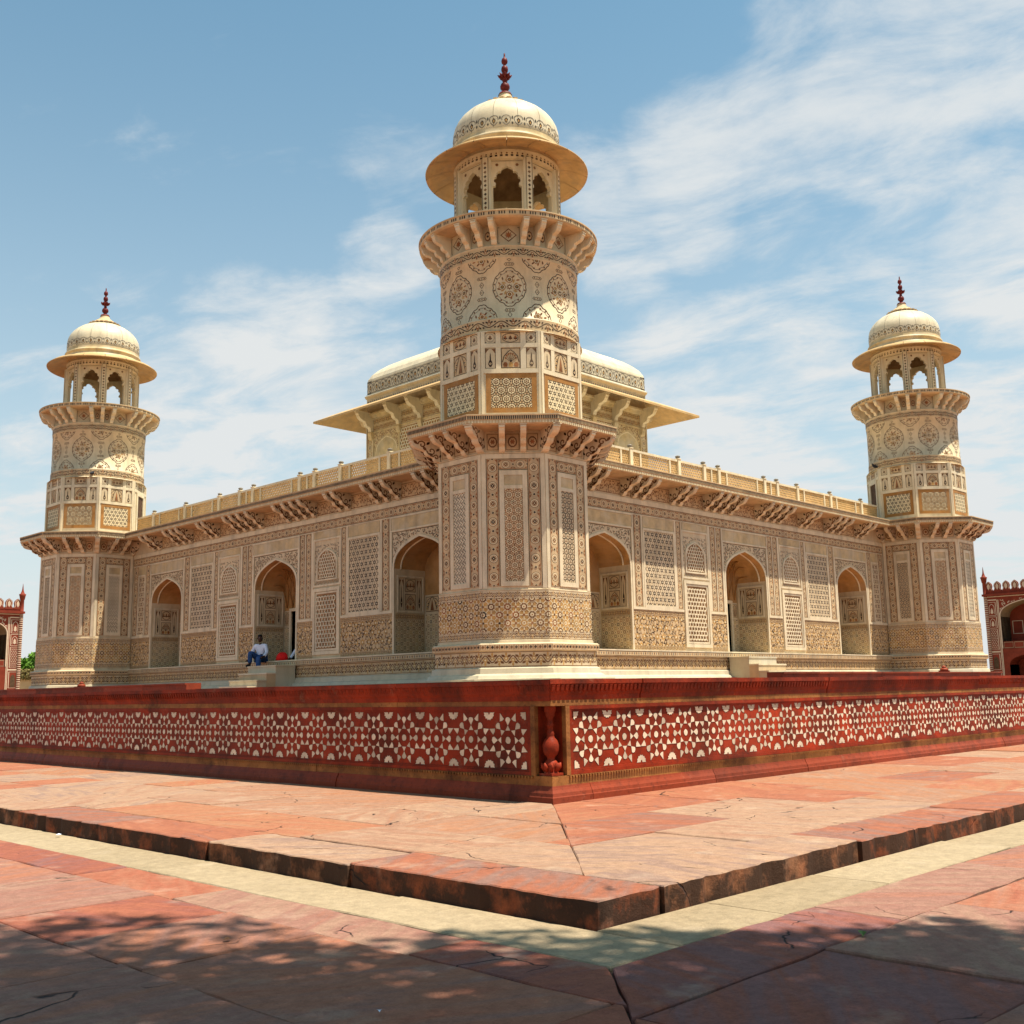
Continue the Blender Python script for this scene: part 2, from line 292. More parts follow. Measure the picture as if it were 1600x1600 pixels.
# ------------------------------------------------------------------ inlay drawing (flat stone inlay, cut as real faces)
def clip_half(poly, a, b, c):
    out = []
    n = len(poly)
    for i in range(n):
        p, q = poly[i], poly[(i+1) % n]
        dp, dq = a*p[0]+b*p[1]-c, a*q[0]+b*q[1]-c
        if dp <= 0: out.append(p)
        if (dp < 0 < dq) or (dq < 0 < dp):
            t = dp/(dp-dq); out.append((p[0]+(q[0]-p[0])*t, p[1]+(q[1]-p[1])*t))
    return out
class Pat:
    def __init__(s): s.P = []
    def poly(s, pts, m, l=0): s.P.append((list(pts), m, l)); return s
    def rect(s, a, b, c, d, m, l=0): return s.poly([(a, b), (c, b), (c, d), (a, d)], m, l)
    def ngon(s, x, y, r, n, m, l=0, rot=0., sx=1., sy=1.):
        return s.poly([(x+r*sx*math.cos(rot+2*PI*i/n), y+r*sy*math.sin(rot+2*PI*i/n)) for i in range(n)], m, l)
    def star(s, x, y, R, r, n, m, l=0, rot=0.):
        return s.poly([(x+(R if i % 2 == 0 else r)*math.cos(rot+PI*i/n), y+(R if i % 2 == 0 else r)*math.sin(rot+PI*i/n)) for i in range(2*n)], m, l)
    def stroke(s, pts, w, m, l=0, closed=False):
        n = len(pts); L = []; R = []
        for i, p in enumerate(pts):
            a = pts[i-1] if (i > 0 or closed) else p; b = pts[(i+1) % n] if (i < n-1 or closed) else p
            dx, dy = b[0]-a[0], b[1]-a[1]; d = math.hypot(dx, dy) or 1; nx, ny = -dy/d*w/2, dx/d*w/2
            L.append((p[0]+nx, p[1]+ny)); R.append((p[0]-nx, p[1]-ny))
        for i in range(n if closed else n-1):
            j = (i+1) % n; s.poly([R[i], R[j], L[j], L[i]], m, l)
        return s
    def tear(s, x, y, a, L, W, m, l=0):
        c, d = math.cos(a), math.sin(a)
        q = [(0, 0), (.3*L, -.42*W), (.65*L, -.5*W), (L, 0), (.65*L, .5*W), (.3*L, .42*W)]
        return s.poly([(x+u*c-v*d, y+u*d+v*c) for u, v in q], m, l)
    def clip(s, u0, v0, u1, v1):
        o = []
        for p, m, l in s.P:
            us = [q[0] for q in p]; vs = [q[1] for q in p]
            if min(us) >= u0 and max(us) <= u1 and min(vs) >= v0 and max(vs) <= v1: o.append((p, m, l)); continue
            for h in ((-1, 0, -u0), (1, 0, u1), (0, -1, -v0), (0, 1, v1)):
                p = clip_half(p, *h)
                if len(p) < 3: break
            else: o.append((p, m, l))
        s.P = o; return s
    def keep(s, fn): s.P = [t for t in s.P if all(fn(*q) for q in t[0])]; return s
    def move(s, du, dv): s.P = [([(a+du, b+dv) for a, b in p], m, l) for p, m, l in s.P]; return s
    def join(s, o): s.P += o.P; return s
    def to(s, mb, n0, fn=None, dn=.0016):
        fn = fn or (lambda u, v, n: (u, -n, v)); k = 0
        for p, m, l in s.P:
            k += 1; mb.add([fn(a, b, n0+dn*l+(k % 9)*.00012) for a, b in p], [tuple(range(len(p)))], m)
        return mb

def p_strip(w, h, pal=('brown', 'cream', 'ink', 'russet')):
    """chain of ringed lozenges along a band (w across, h along), origin at lower left"""
    P = Pat(); d, c, k, r = pal
    n = max(1, round(h/(1.42*w))); q = h/n; cx = w/2
    for x in (.03*w, .97*w): P.rect(x-.022*w, 0, x+.022*w, h, k, 0)
    for x in (.13*w, .87*w): P.rect(x-.018*w, 0, x+.018*w, h, r, 0)
    for i in range(n):
        y = q*(i+.5)
        P.ngon(cx, y, .36*w, 16, d, 0); P.ngon(cx, y, .325*w, 16, c, 1); P.ngon(cx, y, .235*w, 12, r, 2); P.ngon(cx, y, .205*w, 12, 'marble_tan', 3)
        P.ngon(cx, y, .18*w, 4, k if i % 2 else d, 4); P.ngon(cx, y, .06*w, 4, c, 5)
        for s_ in (-1, 1):
            for t in (-1, 1):
                P.poly([(cx+s_*.40*w, y+t*.47*q), (cx+s_*.40*w, y+t*.27*q), (cx+s_*.2*w, y+t*.43*q)][::s_*t], r, 0)
    for i in range(n+1):
        y = q*i
        P.ngon(cx, y, .15*w, 4, c, 1); P.ngon(cx, y, .11*w, 4, k, 2)
        for s_ in (-1, 1): P.ngon(cx+s_*.25*w, y, .045*w, 6, r, 1)
    return P.clip(0, 0, w, h)
def rot_pat(P):   # turn a vertical band into a horizontal one
    P.P = [([(b, a) for a, b in p][::-1], m, l) for p, m, l in P.P]; return P
def p_star6(w, h, c, pal=('ink', 'brown', 'cream')):
    P = Pat(); a, b, cr = pal; ry = c*math.sqrt(3)/2; j = 0; y = 0
    while y < h+ry:
        x = (c/2 if j % 2 else 0)
        while x < w+c:
            P.star(x, y, .42*c, .22*c, 6, a, 0, PI/6); P.ngon(x, y, .12*c, 6, cr, 1, PI/6)
            P.ngon(x+c/2, y+.29*c, .12*c, 3, b, 0, PI/2); P.ngon(x, y+.58*c, .12*c, 3, b, 0, -PI/2)
            for k in range(3): P.stroke([(x+.42*c*math.cos(PI/6+PI/3*k*2), y+.42*c*math.sin(PI/6+PI/3*k*2)), (x+.56*c*math.cos(PI/6+PI/3*k*2), y+.56*c*math.sin(PI/6+PI/3*k*2))], .035*c, b, 0)
            x += c
        y += ry; j += 1
    return P.clip(0, 0, w, h)
def p_hex(w, h, c, pal=('ink', 'marble', 'brown')):
    P = Pat(); a, b, d = pal; ry = c*math.sqrt(3)/2; j = 0; y = 0
    while y < h+ry:
        x = (c/2 if j % 2 else 0)
        while x < w+c:
            P.ngon(x, y, .56*c, 6, a, 0, PI/6); P.ngon(x, y, .46*c, 6, b, 1, PI/6)
            for k in range(3):
                t = PI/2+2*PI*k/3; P.tear(x, y, t, .34*c, .2*c, d, 2)
            x += c
        y += ry; j += 1
    return P.clip(0, 0, w, h)
def p_weave(w, h, c, pal=('ink', 'grey_inlay')):
    P = Pat(); j = 0; y = c/2
    while y < h+c:
        x = (c/2 if j % 2 else 0)
        while x < w+c:
            s_ = 1 if j % 2 else -1
            P.stroke([(x-.4*c, y-.22*c*s_), (x-.12*c, y-.22*c*s_), (x+.12*c, y+.22*c*s_), (x+.4*c, y+.22*c*s_)], .17*c, pal[0], 0)
            P.ngon(x+.28*c, y-.25*c*s_, .16*c, 4, pal[1], 0)
            x += c
        y += .72*c; j += 1
    return P.clip(0, 0, w, h)
def p_girih(w, h, c, pal=('russet', 'brown', 'cream')):
    """ringed rosettes on a hexagonal net, cream straps"""
    P = Pat(); a, b, cr = pal; ry = c*math.sqrt(3)/2; j = 0; y = 0
    P.rect(0, 0, w, h, 'marble_tan', 0)
    while y < h+ry:
        x = (c/2 if j % 2 else 0)
        while x < w+c:
            P.star(x, y, .49*c, .40*c, 12, a, 1, 0); P.ngon(x, y, .36*c, 12, cr, 2, PI/12); P.star(x, y, .30*c, .20*c, 6, b, 3, PI/6); P.ngon(x, y, .15*c, 8, cr, 4); P.ngon(x, y, .09*c, 6, b, 5)
            for k in range(6):
                t = PI/6+PI/3*k; P.ngon(x+.57*c*math.cos(t), y+.57*c*math.sin(t), .085*c, 4, b, 2, t)
            x += c
        y += ry; j += 1
    return P.clip(0, 0, w, h)
def p_dado(w, h, c, seed=1, bg='ochre', off=0.):
    """eight-pointed stars ringed in dark stone on an ochre ground with cream straps"""
    P = Pat(); R = random.Random(seed); P.rect(0, 0, w, h, bg, 0)
    q = c/2; nx = int(w/q)+3; ny = int(h/q)+3; oy = (h - q*round(h/q))/2
    lw = .075*c
    for i in range(-2, nx):
        x = i*q+off
        P.rect(x-lw/2, 0, x+lw/2, h, 'cream', 1)
    for j in range(-1, ny):
        y = j*q+oy; P.rect(0, y-lw/2, w, y+lw/2, 'cream', 1)
    for i in range(-nx-2, nx+2):
        x = i*c+off+oy
        P.stroke([(x, 0-oy), (x+h+2*oy, h+oy)], lw*.8, 'cream', 2); P.stroke([(x, h+oy), (x+h+2*oy, -oy)], lw*.8, 'cream', 2)
    for i in range(-2, nx):
        for j in range(-1, ny):
            x, y = i*q+off, j*q+oy
            if (i+j) % 2 == 0:
                m = R.choice(['brown', 'brown', 'russet', 'russet', 'ink']) if (i % 2 == 0) else R.choice(['russet', 'brown', 'ochre'])
                r = .40*q*1.15
                P.star(x, y, r*1.28, r*.98, 8, 'cream', 3, PI/8); P.star(x, y, r*1.1, r*.82, 8, m, 4, PI/8); P.ngon(x, y, r*.56, 8, 'cream', 5, PI/8); P.ngon(x, y, r*.2, 6, 'russet', 6)
            else:
                P.ngon(x, y, .17*q, 4, R.choice(['ink', 'brown', 'russet']), 3)
    return P.clip(0, 0, w, h)
def p_scroll(w, h, dark='ink', fl='russet', bg=None, per=None):
    """running vine in a horizontal band"""
    P = Pat()
    if bg: P.rect(0, 0, w, h, bg, 0)
    n = max(1, round(w/(per or 1.5*h))); q = w/n
    pts = [(q*n*i/(n*10), h*(.5+.24*math.sin(2*PI*i/10))) for i in range(n*10+1)]
    P.stroke(pts, .075*h, dark, 1)
    for i in range(n):
        for s_ in (-1, 1):
            x = q*(i+.5+.25*-s_); y = h*(.5-.06*s_)
            P.star(x, y-s_*.0*h, .2*h, .11*h, 6, fl, 2); P.ngon(x, y, .07*h, 6, 'cream', 3)
            for k in range(3):
                a = -s_*PI/2+(k-1)*.95; P.tear(x+.12*h*math.cos(a), y+.12*h*math.sin(a), a, .3*h, .15*h, dark if k != 1 else fl, 1)
            P.tear(q*(i+.5-.25*s_)+.2*q, h*(.5+.3*s_), -.6*s_, .24*h, .14*h, dark, 1)
            P.tear(q*(i+.5-.25*s_)-.2*q, h*(.5+.3*s_), PI+.6*s_, .24*h, .14*h, dark, 1)
    P.rect(0, .0, w, .035*h, dark, 0); P.rect(0, .965*h, w, h, dark, 0)
    return P.clip(0, 0, w, h)
def p_palmette(w, h, per, bg=None):
    """interlaced heart frieze"""
    P = Pat()
    if bg: P.rect(0, 0, w, h, bg, 0)
    n = max(1, round(w/per)); q = w/n
    for i in range(n):
        x = q*(i+.5)
        o = [(x+.46*q*math.sin(t)*(.75+.25*math.cos(t)), h*(.5+.42*math.cos(t))) for t in [2*PI*k/14 for k in range(14)]]
        P.stroke(o, .075*h, 'grey_inlay', 1, True)
        P.tear(x, .22*h, PI/2, .5*h, .3*q, 'ink', 2); P.tear(x, .32*h, PI/2, .26*h, .14*q, 'ochre', 3)
        for s_ in (-1, 1): P.tear(x+s_*.5*q, .88*h, -PI/2, .34*h, .14*q, 'grey_inlay', 1); P.tear(x+s_*.5*q, .1*h, PI/2, .3*h, .16*q, 'grey_inlay', 1)
    P.rect(0, 0, w, .04*h, 'ink', 0); P.rect(0, .96*h, w, h, 'ink', 0)
    return P.clip(0, 0, w, h)
def p_curls(w, h, c, keep=None, seed=3, dark='ink', fl='russet'):
    """arabesque: spiral stems and leaves over a whole field"""
    P = Pat(); R = random.Random(seed); ny = max(1, round(h/c)); nx = max(1, round(w/c))
    for j in range(ny+1):
        for i in range(nx+1):
            Q = Pat()
            x = w*(i+.5*(j % 2))/nx; y = h*j/ny if ny > 1 else h*(j*.6+.2)
            s_ = 1 if (i+j) % 2 else -1; a0 = R.uniform(0, 6.28)
            sp = [(x+s_*c*(.08+.062*k)*math.cos(a0+k*.75), y+c*(.08+.062*k)*math.sin(a0+k*.75)) for k in range(8)]
            Q.stroke(sp, .085*c, dark, 0)
            Q.ngon(x, y, .1*c, 6, fl, 1)
            for k in (2, 4, 6, 7):
                px, py = sp[k]; a = math.atan2(py-y, px-x)+.5*s_
                Q.tear(px, py, a, .27*c, .16*c, dark if k != 4 else fl, 0)
            if keep: Q.keep(keep)
            P.join(Q)
    return P.clip(0, 0, w, h)
def p_flower_panel(w, h, kind):
    """small framed picture panels: cypress, vase, wine jar, rosette"""
    P = Pat(); k = 'ink'; t = .03*min(w, h)
    P.stroke([(t, t), (w-t, t), (w-t, h-t), (t, h-t)], .035*min(w, h)+.006, k, 0, True)
    cx = w/2
    if kind == 'cypress':
        P.poly([(cx-.14*w, .08*h), (cx+.14*w, .08*h), (cx+.1*w, .3*h), (cx, .8*h), (cx-.1*w, .3*h)], 'brown', 1); P.tear(cx, .12*h, PI/2, .6*h, .1*w, 'russet', 2)
        for s_ in (-1, 1):
            pts = [(cx+s_*w*(.36-.03*i), h*(.1+.11*i)) for i in range(6)]+[(cx+s_*.1*w, .86*h)]
            P.stroke(pts, .03*w+.004, k, 1)
            for i in range(1, 6): P.tear(pts[i][0], pts[i][1], (0.4 if s_ > 0 else PI-.4)-i*.1*s_+PI*.0, .12*w, .07*w, 'ochre' if i % 2 else k, 1)
        P.stroke([(.05*w, .62*h), (.18*w, .8*h), (cx, .94*h), (.82*w, .8*h), (.95*w, .62*h)], .025*w+.004, k, 1)
    elif kind == 'vase':
        P.stroke([(.08*w, .3*h), (.16*w, .58*h), (.34*w, .78*h), (cx, .9*h), (.66*w, .78*h), (.84*w, .58*h), (.92*w, .3*h)], .03*w+.004, k, 1)
        for s_ in (-.55, 0, .55):
            x = cx+s_*.5*w; P.poly([(x-.08*w, .07*h), (x+.08*w, .07*h), (x+.12*w, .2*h), (x+.05*w, .3*h), (x-.05*w, .3*h), (x-.12*w, .2*h)], 'russet' if s_ else 'ochre', 1)
        for a in range(7):
            t_ = PI*(.1+.8*a/6); P.stroke([(cx, .3*h), (cx+.27*w*math.cos(t_), h*(.4+.32*math.sin(t_)))], .012*w+.003, k, 1); P.ngon(cx+.27*w*math.cos(t_), h*(.4+.32*math.sin(t_)), .055*w, 6, 'russet', 2)
    elif kind == 'jar':
        P.poly([(cx-.08*w, .08*h), (cx+.08*w, .08*h), (cx+.2*w, .2*h), (cx+.16*w, .32*h), (cx+.06*w, .42*h), (cx+.05*w, .64*h), (cx, .78*h), (cx-.05*w, .64*h), (cx-.06*w, .42*h), (cx-.16*w, .32*h), (cx-.2*w, .2*h)], k, 1)
        P.ngon(cx, .23*h, .11*w, 8, 'cream', 2); P.ngon(cx, .23*h, .06*w, 6, 'russet', 3)
        for s_ in (-1, 1): P.poly([(cx+s_*.46*w, .95*h), (cx+s_*.46*w, .72*h), (cx+s_*.3*w, .84*h), (cx+s_*.1*w, .95*h)][::s_], 'brown', 1)
    elif kind == 'round':
        P.ngon(cx, h/2, .40*min(w, h), 16, 'grey_inlay', 1); P.ngon(cx, h/2, .36*min(w, h), 16, 'marble', 2)
        P.tear(cx, .28*h, PI/2, .46*h, .22*w, 'brown', 3)
        for s_ in (-1, 1): P.tear(cx, .34*h, PI/2-s_*.8, .26*h, .12*w, k, 3)
        for sx in (0, 1):
            for sy in (0, 1): P.ngon(w*(.11+.78*sx), h*(.11+.78*sy), .07*w, 3, k, 1, PI/4+PI/2*(sx+sy))
    else:
        o = [(cx+.44*w*math.cos(t)*(1-.12*abs(math.cos(3*t))), h/2+.40*h*math.sin(t)) for t in [2*PI*i/18 for i in range(18)]]
        P.stroke(o, .035*h+.004, k, 1, True)
        for dx in (-.26, 0, .26):
            P.tear(cx+dx*w, .3*h, PI/2, .42*h, .12*w, 'russet' if dx else 'brown', 2)
            for s_ in (-1, 1): P.tear(cx+dx*w, .36*h, PI/2-s_*.9, .22*h, .06*w, k, 2)
    return P.clip(0, 0, w, h)
def p_medallion(r, sy=1.06):
    P = Pat(); n = 72
    def ol(f): return [(f*r*(1+.045*abs(math.sin(8*t)))*math.cos(t)*(.97), f*r*sy*(1+.045*abs(math.sin(8*t))+.13*max(0, abs(math.sin(t))-.93)/.07*1)*math.sin(t)) for t in [2*PI*i/n for i in range(n)]]
    P.stroke(ol(1), .045*r, 'ink', 0, True); P.stroke(ol(.84), .03*r, 'grey_inlay', 0, True)
    for i in range(16):
        a = 2*PI*(i+.5)/16; P.tear(.86*r*math.cos(a), .86*r*sy*math.sin(a), a, .13*r, .1*r, 'brown', 1)
    for i in range(4):
        a = PI/2*i; x, y = .44*r*math.cos(a), .44*r*sy*math.sin(a)
        P.ngon(x, y, .21*r, 10, 'russet', 1); P.ngon(x, y, .165*r, 10, 'cream', 2); P.star(x, y, .145*r, .09*r, 8, 'brown' if i % 2 else 'ink', 3); P.ngon(x, y, .05*r, 6, 'ochre', 4)
    P.star(0, 0, .2*r, .1*r, 8, 'brown', 1); P.ngon(0, 0, .07*r, 6, 'cream', 2)
    for i in range(12):
        a = 2*PI*(i+.5)/12; P.tear(.3*r*math.cos(a), .3*r*sy*math.sin(a), a+.5, .28*r, .12*r, 'ochre', 0); P.tear(.55*r*math.cos(a), .55*r*sy*math.sin(a), a-.6, .24*r, .1*r, 'russet' if i % 2 else 'brown', 0)
    return P
def p_cartouche(w):
    P = Pat()
    P.stroke([(-.5*w, 0), (-.36*w, .15*w), (-.15*w, .11*w), (0, .17*w), (.15*w, .11*w), (.36*w, .15*w), (.5*w, 0), (.36*w, -.15*w), (.15*w, -.11*w), (0, -.17*w), (-.15*w, -.11*w), (-.36*w, -.15*w)], .05*w, 'ink', 0, True)
    for x in (-.28*w, 0, .28*w): P.ngon(x, 0, .07*w, 6, 'brown', 1)
    return P

# ------------------------------------------------------------------ shared building pieces
def arch_pts(w, s, h, n=10):
    P0, P1, P2, P3 = (-w, s), (-w, s+.56*h), (-.60*w, s+.80*h), (0, s+h)
    L = []
    for i in range(n+1):
        t = i/n; a, b, c, d = (1-t)**3, 3*t*(1-t)**2, 3*t*t*(1-t), t**3
        L.append((a*P0[0]+b*P1[0]+c*P2[0]+d*P3[0], a*P0[1]+b*P1[1]+c*P2[1]+d*P3[1]))
    return L + [(-x, z) for x, z in reversed(L[:-1])]
def arch_y(w, s, h, x):
    pts = arch_pts(w, s, h, 24); x = abs(x)
    if x >= w: return s
    for (x0, z0), (x1, z1) in zip(pts, pts[1:]):
        if x0 <= -x <= x1: return z0+(z1-z0)*((-x-x0)/(x1-x0) if x1 > x0 else 0)
    return s+h
def frame_mb(u0, u1, v0, v1, t, n0, n1, mat='marble_frame', mb=None):
    mb = mb or MB()
    o = [(u0, v0), (u1, v0), (u1, v1), (u0, v1)]; i = [(u0+t, v0+t), (u1-t, v0+t), (u1-t, v1-t), (u0+t, v1-t)]
    for k in range(4):
        j = (k+1) % 4
        a, b, c, d = o[k], o[j], i[j], i[k]
        mb.add([(p[0], -n, p[1]) for n in (n0, n1) for p in (a, b, c, d)], [(4, 5, 6, 7), (0, 1, 5, 4), (2, 3, 7, 6), (1, 2, 6, 5), (3, 0, 4, 7)], mat)
    return mb
PARTS = []     # (name, mesh, [(subname, mesh, kind)], kind)
class Set:
    """collects part meshes in one local frame so that they can be set up several times"""
    def __init__(s): s.L = []
    def part(s, name, mb, subs=(), M=None, kind=None):
        s.L.append((name, mb if isinstance(mb, bpy.types.Mesh) else mb.mesh(name), [(a, b if isinstance(b, bpy.types.Mesh) else b.mesh(a), k) for a, b, k in subs], M or Matrix(), kind))
    def panel(s, u0, v0, u1, v1, P, n=.008, mat='marble_tan', name='inlay_panel', th=.03):
        mb = MB().box(u0, u1, -n, th-n, v0, v1, mat)
        im = P.move(u0, v0).to(MB(), n+.0015)
        s.part(name, mb, [('inlay', im, 'stuff')])
    def put(s, parent, M):
        for name, me, subs, m, kind in s.L:
            o = link(name, me, parent, M @ m, kind)
            for a, b, k in subs: link(a, b, o, None, k)
def bracket_mesh(d, h, w, scroll=True):
    """carved S-curved console: d deep, h high, w wide, foot at the wall at z=0, top at z=h"""
    pr = [(0, 0), (.10*d, .02*h), (.17*d, .10*h), (.20*d, .22*h), (.30*d, .27*h), (.40*d, .30*h), (.47*d, .38*h), (.50*d, .50*h), (.60*d, .545*h), (.72*d, .57*h), (.84*d, .63*h), (.92*d, .73*h), (.95*d, .82*h), (1.0*d, .86*h), (1.0*d, .95*h), (.96*d, .965*h), (.96*d, h), (0, h)]
    mb = MB().prism(pr, lambda a, b, t: (t, -a, b), w/2, -w/2, 'marble_frame')
    mb.box(-w*.62, w*.62, -1.03*d, -.55*d, .965*h, h*1.002, 'marble_frame')
    if scroll:
        for s_ in (-1, 1):
            P = Pat()
            for cx, cy, r, dr in ((.62, .78, .15, 1), (.30, .50, .16, -1), (.14, .22, .10, 1)):
                sp = [(d*(cx+r*(1-k/11)*math.cos(dr*k*.8)), h*cy+d*r*(1-k/11)*math.sin(dr*k*.8)) for k in range(10)]
                P.stroke(sp, .045*d, 'brown', 0)
                P.tear(d*(cx+r), h*cy, .8, .2*d, .1*d, 'brown', 0); P.tear(d*(cx-r), h*cy, 2.4, .16*d, .09*d, 'ink', 0)
            P.to(mb, 0, lambda a, b, n, s_=s_: (s_*(w/2+.002), -a, b))
    return mb.mesh('bracket')
def dentils(L, pitch, h, z, n, m, frac=.55, mb=None, dep=.018):
    mb = mb or MB(); k = max(1, int(L/pitch)); q = L/k
    for i in range(k):
        u = -L/2+q*(i+.5); mb.box(u-q*frac/2, u+q*frac/2, -n-dep, -n+.002, z, z+h, m)
    return mb
def jali_mb(u0, u1, v0, v1, c, n0, n1, bar, mat='marble_frame', inside=None):
    """pierced hexagonal screen from real bars"""
    mb = MB(); ry = c*1.5/math.sqrt(3); R = c/math.sqrt(3); j = 0; y = v0
    def bar_(p, q):
        if not (u0-.001 <= min(p[0], q[0]) and max(p[0], q[0]) <= u1+.001 and v0-.001 <= min(p[1], q[1]) and max(p[1], q[1]) <= v1+.001): return
        if inside and not (inside(*p) and inside(*q)): return
        dx, dy = q[0]-p[0], q[1]-p[1]; d = math.hypot(dx, dy); nx, ny = -dy/d*bar/2, dx/d*bar/2
        a = [(p[0]-nx, p[1]-ny), (q[0]-nx, q[1]-ny), (q[0]+nx, q[1]+ny), (p[0]+nx, p[1]+ny)]
        mb.add([(x, -n, z) for n in (n0, n1) for x, z in a], [(4, 5, 6, 7), (0, 1, 5, 4), (2, 3, 7, 6)], mat)
    while y < v1+ry:
        x = u0+(c/2 if j % 2 else 0)
        while x < u1+c:
            h = [(x+R*math.cos(PI/2+PI/3*k), y+R*math.sin(PI/2+PI/3*k)) for k in range(6)]
            for k in (0, 1, 2): bar_(h[k], h[k+1])
            x += c
        y += ry; j += 1
    return mb

# ================================================================== GROUND AND PAVING (structure)
A0 = 14.857          # plinth corner at (-A0,-A0)
ZU, ZL = -.8376, -.932
g = obj('ground', MB().quad([(-2500, -2500, ZL-.03), (2500, -2500, ZL-.03), (2500, 2500, ZL-.03), (-2500, 2500, ZL-.03)], 'soil')); g['kind'] = 'structure'
def jitter_edge(poly, step, amp, R):
    o = []
    n = len(poly)
    for i in range(n):
        p, q = poly[i], poly[(i+1) % n]; d = math.hypot(q[0]-p[0], q[1]-p[1]); k = max(1, int(d/step)); o.append((p[0]+R.uniform(-amp, amp), p[1]+R.uniform(-amp, amp)))
        for t in range(1, k): o.append((p[0]+(q[0]-p[0])*t/k+R.uniform(-amp, amp), p[1]+(q[1]-p[1])*t/k+R.uniform(-amp, amp)))
    return o
def inset(poly, d):
    n = len(poly); o = []
    cx = sum(p[0] for p in poly)/n; cy = sum(p[1] for p in poly)/n
    for i in range(n):
        a, p, b = poly[i-1], poly[i], poly[(i+1) % n]
        e1 = (p[0]-a[0], p[1]-a[1]); e2 = (b[0]-p[0], b[1]-p[1]); l1 = math.hypot(*e1) or 1; l2 = math.hypot(*e2) or 1
        nx, ny = -e1[1]/l1-e2[1]/l2, e1[0]/l1+e2[0]/l2; l = math.hypot(nx, ny) or 1
        o.append((p[0]+nx/l*d, p[1]+ny/l*d))
    return o
def slab(parent, poly, z, mat, R, th=.05, gap=.006, step=.14, amp=.004, side=None, sink=.006, name='slab', tilt=.003):
    p = inset(jitter_edge(inset(poly, gap*.5), step, amp, R), 0)
    q = inset(p, .005); n = len(p); dz = R.uniform(-sink, 0); tx, ty = R.uniform(-tilt, tilt), R.uniform(-tilt, tilt)
    cx, cy = p[0]
    def zz(x, y, o): return z+dz+(x-cx)*tx+(y-cy)*ty+o
    vs = [(x, y, zz(x, y, 0)) for x, y in q]+[(x, y, zz(x, y, -.005)) for x, y in p]+[(x, y, z-th) for x, y in p]
    mb = MB(); o = len(mb.v)
    mb.add(vs, [tuple(range(n))]+[(n+i, n+(i+1) % n, (i+1) % n, i) for i in range(n)], mat)
    mb.v = mb.v; base = len(mb.v)
    for i in range(n): mb.f.append([2*n+i, 2*n+(i+1) % n, n+(i+1) % n, n+i]); mb.m.append(side or mat); mb.sm.append(False)
    return obj(name, mb, parent)
def rel(poly): return [(x-A0, y-A0) for x, y in poly]
def area(p): return sum(p[i][0]*p[(i+1) % len(p)][1]-p[(i+1) % len(p)][0]*p[i][1] for i in range(len(p)))/2
# --- upper terrace
def ring_sheet(name, lo, hi, ilo, ihi, z, mat):
    mb = MB()
    for a, b, c, d in ((lo, lo, hi, ilo), (lo, ihi, hi, hi), (lo, ilo, ilo, ihi), (ihi, ilo, hi, ihi)):
        mb.quad([(a, b, z), (c, b, z), (c, d, z), (a, d, z)], mat)
    o = obj(name, mb); o['kind'] = 'structure'; return o
FAR = 25+A0
terr = ring_sheet('terrace_paving', -A0-2.42, FAR+2.42, -A0+.3, FAR-.3, ZU-.016, 'sand_mortar')
R1 = random.Random(5)
def rows(parent, bounds, y0, y1, z, mat, R, lmin, lmax, swap, mitre=True, preset=None, **kw):
    """rows of flags parallel to one side; x bounds outward from the plinth, cross joints random; mitred on the diagonal"""
    for bi, (b0, b1) in enumerate(zip(bounds, bounds[1:])):
        y = y0+R.uniform(.35, lmax); js = [y0]
        if preset and bi in preset: js = list(preset[bi])
        else:
            while y < y1-lmin: js.append(y); y += R.uniform(lmin, lmax)
            js.append(y1)
        for c0, c1 in zip(js, js[1:]):
            sk = R.uniform(-.05, .05) if not preset else 0
            p = [(b1, c0), (b0, c0), (b0, c1), (b1, c1)]
            if area(p) < 0: p = p[::-1]
            if mitre: p = clip_half(p, 1, -1, 0.0)      # keep y >= x
            if len(p) < 3 or abs(area(p)) < .004: continue
            if swap: p = [(b, a) for a, b in p][::-1]
            slab(parent, rel(p), z, mat, R, **kw)
for swap in (False, True):
    rows(terr, [-2.05, -1.42, -.78, .12], -2.1, 13, ZU, 'flag_upper', R1, .45, 1.35, swap, gap=.004, amp=.003)
    rows(terr, [-2.452, -2.05], -2.049 if swap else -2.452, 13, ZU, 'flag_upper', R1, .75, 1.9, swap, mitre=False, th=ZU-ZL+.02, side='kerb_face', amp=.013, step=.06, name='kerb_stone', gap=.004)
terr2 = MB()   # the far rest of the terrace, too distant or out of sight for single flags
for swap in (False, True):
    p = rel([(-2.452, 13), (.1, 13), (.1, 58), (-2.452, 58)])
    if swap: p = rel([(13, -2.452), (58, -2.452), (58, .1), (13, .1)])
    terr2.prism(p, lambda a, b, t: (a, b, t), ZL-.02, ZU, 'flag_upper')
o = obj('far_paving', terr2, terr)
# --- pale gutter strip
gut = ring_sheet('gutter_paving', -A0-2.84, FAR+2.84, -A0-2.40, FAR+2.40, ZL-.024, 'sand_mortar')
for swap in (False, True):
    rows(gut, [-2.83, -2.46], -2.459 if swap else -2.83, 9, ZL-.004, 'flag_pale', R1, .8, 1.7, swap, mitre=False, gap=.003, amp=.003)
